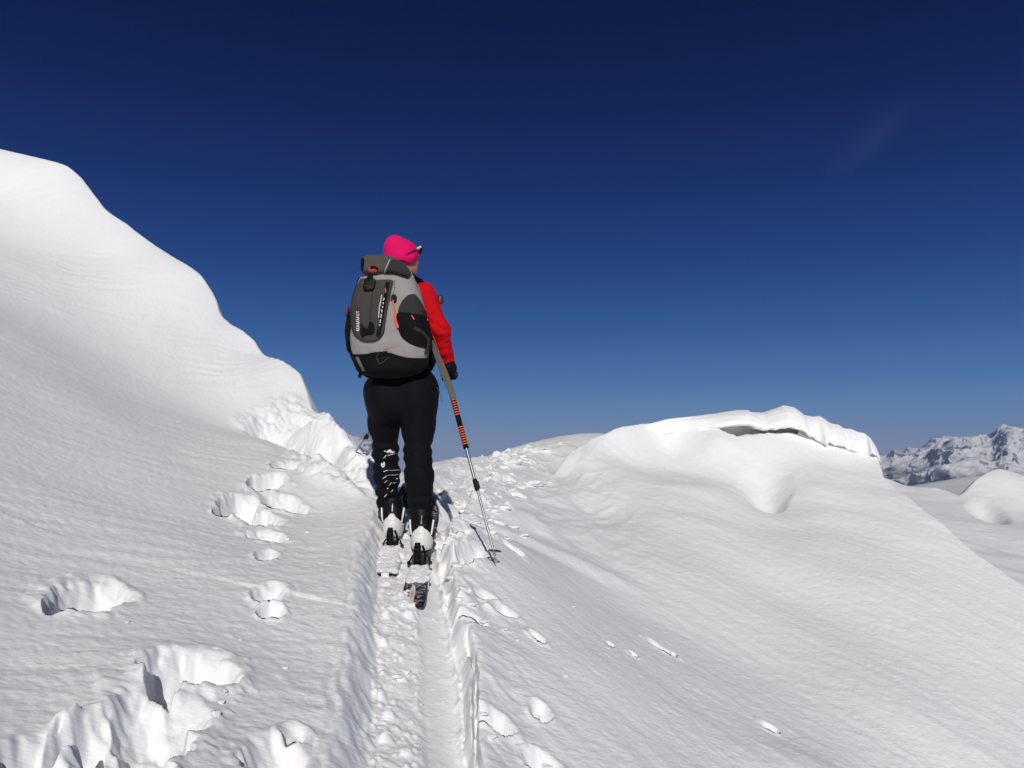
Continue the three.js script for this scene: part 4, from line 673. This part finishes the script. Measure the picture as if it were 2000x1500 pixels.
  // shoulder straps over the shoulders
  flat('shoulder_strap', [B(797, 531, -0.06), B(806, 541, 0.0), B(817, 547, 0.08), B(826, 556, 0.18)], 0.020, M.webbing, bag);
  flat('shoulder_strap', [B(724, 533, -0.05), B(722, 545, 0.02), B(722, 556, 0.1), B(724, 572, 0.2)], 0.020, M.webbing, bag);
  flat('reflective_patch', [B(797, 527, -0.085), B(801, 535, -0.07), B(805, 546, -0.05)], [0.010, 0.014], M.reflective, bag).userData.label = 'pale reflective patch at the shoulder strap';
}

// ---------------------------------------------------------------- poles
function skiPole(top, tip, label, seen) {
  const g = thing('ski_pole', label, 'ski pole', tip), a = V3(0, 0, 0), b = top.clone().sub(tip), at = t => a.clone().lerp(b, t), L = b.length();
  const lower = mesh('lower_shaft', shaft(at(0.012), at(0.37), [[0, 0.0045], [0.02, 0.0055], [1, 0.0062]]), M.metal, g);
  mesh('upper_shaft', shaft(at(0.34), at(0.56), [[0, 0.0078], [1, 0.0078]]), M.metal, g);
  mesh('clamp', shaft(at(0.315), at(0.372), [[0, 0.009], [0.15, 0.0125], [0.85, 0.0125], [1, 0.010]]), M.plastic, g);
  const lev = new THREE.BoxGeometry(0.012, 0.038, 0.014); lev.translate(0.012, 0, 0.004); const q = new THREE.Quaternion().setFromUnitVectors(V3(0, 1, 0), b.clone().normalize()), lp = at(0.34); lev.applyQuaternion(q); lev.translate(lp.x, lp.y, lp.z); mesh('clamp_lever', lev, M.plastic, g);
  const gr = mesh('grip_extension', shaft(at(0.525), at(0.80), [[0, 0.004], [0, 0.0145], [0.03, 0.0155], [0.05, 0.0135], [1, 0.0150]]), M.webbing, g);
  for (const [t0, t1, n] of [[0.545, 0.63, 8], [0.695, 0.785, 8]]) for (let i = 0; i < n; i++) { const t = lerp(t0, t1, i / (n - 1)); mesh('orange_ring', shaft(at(t - 0.0031), at(t + 0.0031), [[0, 0.0138], [0.15, 0.0163], [0.85, 0.0163], [1, 0.0138]], 14), M.orange, gr); }
  mesh('grip', shaft(at(0.80), at(1.0), [[0, 0.0145], [0.2, 0.0165], [0.35, 0.0150], [0.5, 0.0165], [0.65, 0.0150], [0.85, 0.0185], [0.95, 0.0200], [1, 0.0120], [1, 0]]), M.plastic, g);
  const bp = at(0.035), ring = new THREE.TorusGeometry(0.030, 0.0042, 8, 32); ring.scale(1, 1, 0.7); ring.rotateX(Math.PI / 2); ring.rotateZ(-0.12); ring.translate(bp.x + 0.006, bp.y, bp.z);
  const bs = mesh('basket', ring, std(0.10, 0.10, 0.10, 0.5), g); for (let i = 0; i < 4; i++) { const th = i * 1.571 + 0.5; mesh('spoke', tube([V3(bp.x, bp.y + 0.004, bp.z), V3(bp.x + 0.006 + Math.cos(th) * 0.029, bp.y, bp.z + Math.sin(th) * 0.029)], 0.0028, 4, 5), M.plastic, bs); }
  mesh('tip', shaft(a.clone().addScaledVector(b, -0.02), at(0.015), [[0, 0.001], [1, 0.0045]]), M.metal, g);
  if (seen) {
    const T = (px, py, dd) => P(px, py, D0 + dd).sub(tip);
    // wide grey strap running up from the grip, and the loop behind the hand
    const line = [[887, 779, 0.105, 0.014], [877, 752, 0.09, 0.019], [866, 725, 0.06, 0.020], [857, 702, 0.03, 0.017], [848, 680, 0.0, 0.013], [843, 666, -0.02, 0.011]], pos = [], idx = [];
    line.forEach(([x, y, d, w], i) => { const p = T(x, y, d), n = V3(0.92, 0.38, 0); [[-1, 0], [-0.9, 0.004], [0.9, 0.004], [1, 0], [0.9, -0.004], [-0.9, -0.004]].forEach(([s, h]) => pos.push(p.x + n.x * s * w, p.y + n.y * s * w, p.z + h)); if (i) for (let j = 0; j < 6; j++) { const A = (i - 1) * 6 + j, A2 = (i - 1) * 6 + (j + 1) % 6; idx.push(A, A + 6, A2 + 6, A, A2 + 6, A2); } });
    const sg = new THREE.BufferGeometry(); sg.setAttribute('position', new THREE.Float32BufferAttribute(pos, 3)); sg.setAttribute('uv', new THREE.Float32BufferAttribute(pos.filter((_, i) => i % 3 < 2).map(v => v * 8), 2)); sg.setIndex(idx.map((_, i) => idx[i - i % 3 + [0, 2, 1][i % 3]])); sg.computeVertexNormals(); mesh('wrist_strap', sg, M.greyWeb, g).userData.label = 'wide grey strap';
    mesh('strap_loop', tube([T(879, 724, 0.2), T(889, 725, 0.2), T(893, 733, 0.2), T(888, 740, 0.2), T(879, 739, 0.2)], 0.0055, 40, 8), M.webbing, g);
  }
  return g;
}
skiPole(gripTopR, tipR, 'black and orange banded ski pole planted in the snow beside the track', true);
skiPole(gripTopL, tipL, 'ski pole in the left hand, only its thin shaft showing beside the left leg', false);

// ---------------------------------------------------------------- skis with bindings
function skiTopTexture(seed) {
  const w = 128, h = 1024, a = new Uint8Array(w * h * 4);
  for (let j = 0; j < h; j++) for (let i = 0; i < w; i++) {
    const u = i / w, v = j / h * 16, n = fbm(u * 5 + seed, v * 4, 4, 3), m = fbm(u * 9 + seed, v * 9, 3, 8), edge = Math.min(u, 1 - u);
    const lilac = sstep(-0.10, 0.15, n + 0.5 * m) * sstep(0.02, 0.12, edge), k = (j * w + i) * 4, pale = sstep(0.1, 0.3, m) * lilac;
    a[k] = lerp(lerp(24, 118, lilac), 190, pale); a[k + 1] = lerp(lerp(26, 108, lilac), 184, pale); a[k + 2] = lerp(lerp(36, 120, lilac), 186, pale); a[k + 3] = 255;
  }
  const t = new THREE.DataTexture(a, w, h); t.colorSpace = THREE.SRGBColorSpace; t.magFilter = THREE.LinearFilter; t.needsUpdate = true; return t;
}
const SKIS = [[P(805, 1187, 3.37), P(821, 1102, 3.93), 'ski with dark lilac mottled tail and white skin strap under the right boot', 3], [P(754, 1127, 3.70), P(767, 1070, 4.19), 'snow covered ski under the left boot, tail dusted white', 9]];
const skiHalf = s => s < 0.06 ? lerp(0.042, 0.055, Math.sqrt(s / 0.06)) : s < 0.8 ? lerp(0.055, 0.046, sstep(0.06, 0.7, s)) : s < 1.4 ? lerp(0.046, 0.060, sstep(0.8, 1.4, s)) : lerp(0.060, 0.006, Math.pow((s - 1.4) / 0.22, 2.2));
const skiRise = s => s > 1.38 ? 0.9 * (s - 1.38) ** 2 * 2 : 0;
SKIS.forEach(([tail, heel, label, seed], si) => {
  const g = thing('ski', label, 'ski', tail), e = heel.clone().sub(tail).normalize(), side = V3(-e.z, 0, e.x).normalize(), up = V3().crossVectors(side, e).normalize(); if (up.y < 0) up.negate();
  const at = (s, w, h) => V3(0, 0, 0).addScaledVector(e, s).addScaledVector(side, w).addScaledVector(up, h), N = 90, S = 1.62, H = 0.015, pos = [], idx = [], uv = [];
  for (let i = 0; i <= N; i++) { const s = S * i / N, w = skiHalf(s), r = skiRise(s); [[-1, 0], [-1, 0.55], [-0.88, 1], [0.88, 1], [1, 0.55], [1, 0]].forEach(([a, b]) => { const p = at(s, a * w, r + b * H); pos.push(p.x, p.y, p.z); uv.push(0.5 + a * 0.5, s / S); }); if (i) for (let j = 0; j < 6; j++) { const A = (i - 1) * 6 + j, B2 = (i - 1) * 6 + (j + 1) % 6; idx.push(A, A + 6, B2 + 6, A, B2 + 6, B2); } }
  idx.push(0, 1, 2, 0, 2, 3, 0, 3, 4, 0, 4, 5);
  const sg = new THREE.BufferGeometry(); sg.setAttribute('position', new THREE.Float32BufferAttribute(pos, 3)); sg.setAttribute('uv', new THREE.Float32BufferAttribute(uv, 2)); sg.setIndex(idx); sg.computeVertexNormals();
  const top = mesh('ski_body', sg, new THREE.MeshStandardMaterial({ map: skiTopTexture(seed), roughness: 0.35, side: THREE.DoubleSide }), g);
  // climbing skin tail strap, pointed at the front, with red print
  const sh = new THREE.Shape([[-0.011, 0], [0.011, 0], [0.0125, 0.10], [0.010, 0.165], [0.003, 0.205], [-0.003, 0.205], [-0.010, 0.165], [-0.0125, 0.10]].map(([a, b]) => new THREE.Vector2(a, b)));
  const basis = new THREE.Matrix4().makeBasis(side, e, up), place = (geo, s, w, h) => { geo.applyMatrix4(basis); const p = at(s, w, h); return geo.translate(p.x, p.y, p.z); };
  const st = new THREE.ExtrudeGeometry(sh, { depth: 0.003, bevelEnabled: false }); if (new THREE.Matrix4().copy(basis).determinant() < 0) st.scale(1, 1, 1);
  const strap = mesh('skin_strap', place(st, 0.02, -0.008, H + 0.001), std(0.72, 0.69, 0.64, 0.6), g); strap.material.side = THREE.DoubleSide; strap.userData.label = 'white climbing skin strap with red print';
  const red = []; for (let i = 0; i < 6; i++) for (const [w, ww] of [[-0.0035, 0.003], [0.0035, 0.003], [0, 0.0075]]) { const b = new THREE.BoxGeometry(ww, w === 0 ? 0.0022 : 0.0085, 0.0012); b.translate(w, 0.055 + i * 0.0125 + (w === 0 ? (i % 2 ? 0.003 : -0.002) : 0), 0); red.push(b); }
  mesh('print', place(mergeGeometries(red), 0.02, -0.008, H + 0.0045), std(0.55, 0.10, 0.09, 0.7), strap);
  const clip = new THREE.BoxGeometry(0.034, 0.014, 0.030); mesh('tail_clip', place(clip, -0.004, -0.004, H * 0.55), std(0.70, 0.72, 0.62, 0.5), g);
  const bar = new THREE.CylinderGeometry(0.005, 0.005, 0.096, 10); bar.rotateZ(Math.PI / 2); mesh('tail_bar', place(bar, 0.0, 0, H * 0.6), M.plastic, g);
  // binding: heel tower, riser, brake
  const hs = heel.distanceTo(tail), bind = new THREE.Group(); bind.name = 'binding'; g.add(bind);
  const tower = nets(blend([rbox(V3(0, 0.02, 0.040), 0.017, 0.032, 0.038, 0.008), rbox(V3(0, 0.035, 0.078), 0.014, 0.014, 0.012, 0.005), cone(V3(0, 0.0, 0.01), V3(0, 0.05, 0.062), 0.016, 0.012)], 0.006), [-0.04, -0.05, -0.01], [0.04, 0.09, 0.12], 0.004);
  mesh('heel_tower', place(tower, hs - 0.03, -0.014, H), M.plastic, bind);
  const plate = new THREE.BoxGeometry(0.058, 0.13, 0.008); mesh('base_plate', place(plate, hs, 0, H + 0.004), M.plastic, bind);
  for (const s of [-1, 1]) {
    const wv = [[0.020, 0.02, 0.018], [0.034, 0.0, 0.030], [0.044, -0.03, 0.022], [0.052, -0.055, 0.012]].map(([w, a, h]) => at(hs + a, s * w, H + h)); mesh('brake_arm', tube(wv, 0.0042, 20, 6), M.plastic, bind);
    const pad = new THREE.SphereGeometry(0.012, 12, 8); pad.scale(0.8, 1.6, 0.8); mesh('brake_pad', place(pad, hs - 0.055, s * 0.052, H + 0.010), s > 0 ? M.maroon : M.plastic, bind);
  }
  mesh('lever', tube([at(hs + 0.01, 0.010, H + 0.075), at(hs - 0.01, 0.022, H + 0.05), at(hs - 0.04, 0.026, H + 0.02)], 0.006, 16, 6), M.plastic, bind);
  const toe = new THREE.BoxGeometry(0.062, 0.09, 0.035); mesh('toe_piece', place(toe, hs + 0.33, 0, H + 0.018), M.plastic, bind);
  // loose snow lying on the ski
  const r = rng(40 + si), heap = [];
  const spots = si === 0 ? [[0.27, 0.46, 0.045, 44], [0.0, 0.06, -0.034, 7], [0.05, 0.12, -0.038, 7]] : [[0.02, 0.40, 0.03, 70], [0.15, 0.45, 0.0, 50]];
  for (const [s0, s1, w0, n] of spots) for (let i = 0; i < n; i++) { const b = new THREE.IcosahedronGeometry(1, 2), p = b.attributes.position, k = 0.006 + 0.017 * r() * r(), o = r() * 50; for (let q = 0; q < p.count; q++) { const f = 1 + 0.35 * noise(p.getX(q) * 1.4 + o, p.getY(q) * 1.4, p.getZ(q) * 1.4); p.setXYZ(q, p.getX(q) * k * f * 1.2, p.getY(q) * k * f * 1.4, p.getZ(q) * k * f * 0.7); } b.computeVertexNormals(); const s = lerp(s0, s1, r()), w = si === 0 && n < 10 ? w0 + 0.012 * (r() - 0.5) : (r() - 0.5) * 0.095; heap.push(place(b, s, w, H + 0.002)); }
  for (const [s0, s1] of si === 0 ? [[0.26, 0.52]] : [[-0.01, 0.55]]) { const a = [], id = [], u2 = [], A = 60, C = 16; for (let i = 0; i <= A; i++) for (let j = 0; j <= C; j++) { const s = lerp(s0, s1, i / A), w = (j / C - 0.5) * 2.12, f = Math.min(i, A - i) / A, hh = 0.011 + 0.012 * fbm(s * 22 + si * 5, w * 2.2, 4, 3) - 0.02 * sstep(0.12, 0.0, f) - 0.024 * sstep(0.85, 1.06, Math.abs(w)); const p = at(s, w * skiHalf(Math.max(0, s)), H + hh - 0.003); a.push(p.x, p.y, p.z); u2.push(s * 2, w * 0.1); if (i && j) { const k = i * (C + 1) + j; id.push(k - C - 2, k - C - 1, k, k - C - 2, k, k - 1); } } const q = new THREE.BufferGeometry(); q.setAttribute('position', new THREE.Float32BufferAttribute(a, 3)); q.setAttribute('uv', new THREE.Float32BufferAttribute(u2, 2)); q.setIndex(id); q.computeVertexNormals(); const qn = q.toNonIndexed(); heap.push(qn); }
  mesh('snow_cover', mergeGeometries(heap.map(q => q.index ? q.toNonIndexed() : q)), snowMat, g).userData.kind = 'stuff';
});

// ---------------------------------------------------------------- lumps of broken crust beside and in the track
{
  const geos = [];
  for (let v = 0; v < 6; v++) {
    const g = new THREE.IcosahedronGeometry(1, 4), p = g.attributes.position;
    for (let i = 0; i < p.count; i++) {
      let x = p.getX(i), y = p.getY(i), z = p.getZ(i); const o = v * 17.3;
      // blocky: flatten against a few random planes, then roughen
      let r = 1 + 0.22 * noise(x * 1.6 + o, y * 1.6, z * 1.6) + 0.10 * noise(x * 4.5 + o, y * 4.5, z * 4.5);
      for (let k = 0; k < 7; k++) { const a = k * 2.4 + v, b = Math.cos(k * 1.7 + v * 0.9), s = Math.sqrt(Math.max(0, 1 - b * b)), d = x * Math.cos(a) * s + y * b + z * Math.sin(a) * s, lim = 0.66 + 0.06 * ((k * 7 + v) % 4); if (d * r > lim) r = lerp(r, lim / d, 0.85); }
      r *= 1 + 0.04 * noise(x * 11 + o, y * 11, z * 11);
      p.setXYZ(i, x * r, y * r * 0.62, z * r);
    }
    g.deleteAttribute('uv'); g.setAttribute('uv', new THREE.Float32BufferAttribute(Array.from({ length: p.count * 2 }, (_, i) => i % 2 ? p.getZ(i >> 1) * 0.2 : p.getX(i >> 1) * 0.2), 2)); g.computeVertexNormals(); geos.push(g);
  }
  const r = rng(11), list = [];
  const add = (px, py, w, kind) => list.push([px, py, w, kind]);
  // seen one by one in the photograph: pixel and width in pixels
  for (const a of [[985, 992, 26], [1043, 946, 34], [1018, 952, 26], [1000, 960, 22], [1060, 945, 12], [968, 998, 20], [945, 1010, 18], [975, 1022, 30], [1003, 1030, 24], [1022, 1046, 22], [990, 1052, 20], [960, 1040, 18], [930, 1022, 20], [905, 998, 18], [893, 985, 22], [918, 965, 20], [942, 958, 18], [955, 935, 22], [1000, 905, 34], [1020, 893, 30], [1043, 880, 26], [985, 915, 24], [962, 925, 18], [1095, 866, 10], [1068, 876, 12], [1085, 880, 8], [1060, 906, 9], [1000, 925, 12], [880, 1130, 24], [905, 1150, 26], [892, 1105, 22], [920, 1180, 22], [898, 1172, 20], [870, 1060, 18], [885, 1045, 22], [945, 1215, 20], [985, 1230, 20], [1010, 1250, 14], [960, 1440, 26], [945, 1395, 20], [1048, 1402, 18], [1070, 1500, 26], [1120, 1185, 10], [1190, 1266, 10], [1500, 1425, 12], [1105, 1320, 10]]) add(...a, 0);
  for (let i = 0; i < 26; i++) { const t = r(); add(lerp(865, 1040, t) + 60 * (r() - 0.5), lerp(1090, 885, t) + 40 * (r() - 0.5), 6 + 9 * r(), 0); }
  for (const a of [[776, 1322, 20], [794, 1311, 16], [770, 1330, 12], [822, 1375, 12], [760, 1380, 9], [866, 1370, 10], [745, 1420, 18], [815, 1455, 14], [775, 1245, 9], [805, 1243, 8], [845, 1345, 9], [758, 1220, 10], [743, 1290, 14], [833, 1206, 9], [846, 1210, 8], [748, 1185, 14], [760, 1160, 9], [780, 1135, 10], [776, 1105, 9], [842, 1115, 9], [848, 1092, 8]]) add(...a, 1);
  for (const a of [[558, 1305, 10], [432, 1372, 14], [420, 1395, 20], [440, 1350, 10], [600, 1040, 8], [560, 1055, 12], [470, 1250, 8], [250, 1215, 8]]) add(...a, 2);
  for (const [px, py, w, kind] of list) {
    const h = hit(px, py, ground), d = -h.z, s = w * d / FPX * 0.5;
    const m = mesh('snow_clump', geos[Math.floor(r() * 6)], snowMat, scene);
    m.scale.set(s * (0.9 + 0.3 * r()), s * (0.55 + 0.35 * r()), s * (0.8 + 0.5 * r())); m.rotation.set((r() - 0.5) * 0.4, r() * 6.28, (r() - 0.5) * 0.4);
    if (kind === 2) m.scale.y = s * (0.9 + 0.3 * r());
    m.position.set(h.x, ground(h.x, h.z) + s * (kind === 2 ? 0.25 : 0.10), h.z);
    const nearPole = Math.hypot(h.x - tipR.x, h.z - tipR.z) < 0.75, brow = d > 6.6, [u] = nearLine(trackPts, h.x, h.z);
    if (kind === 1) d < 3.3 ? tag(m, 'small white snow crumb on the track floor behind the ski tails', 'snow clump', 'crumbs on the track floor') : tag(m, 'small white snow crumb on the track floor close beside the skis', 'snow clump', 'crumbs beside the skis');
    else if (kind === 2) tag(m, 'white lump of snow beside the trodden holes left of the ski track', 'snow clump', 'snow lumps by the trodden holes');
    else if (brow) tag(m, 'white lump of broken snow on the brow ahead of the skier', 'snow clump', 'snow lumps on the brow');
    else if (nearPole) tag(m, 'white lump of broken snow around the planted ski pole', 'snow clump', 'snow lumps around the pole');
    else if (u < 0.42) tag(m, 'white lump of broken snow along the right wall of the ski track', 'snow clump', 'snow lumps along the track wall');
    else tag(m, 'white lump of broken snow on the open slope below the track', 'snow clump', 'snow lumps on the open slope');
  }
}

renderer.render(scene, camera);
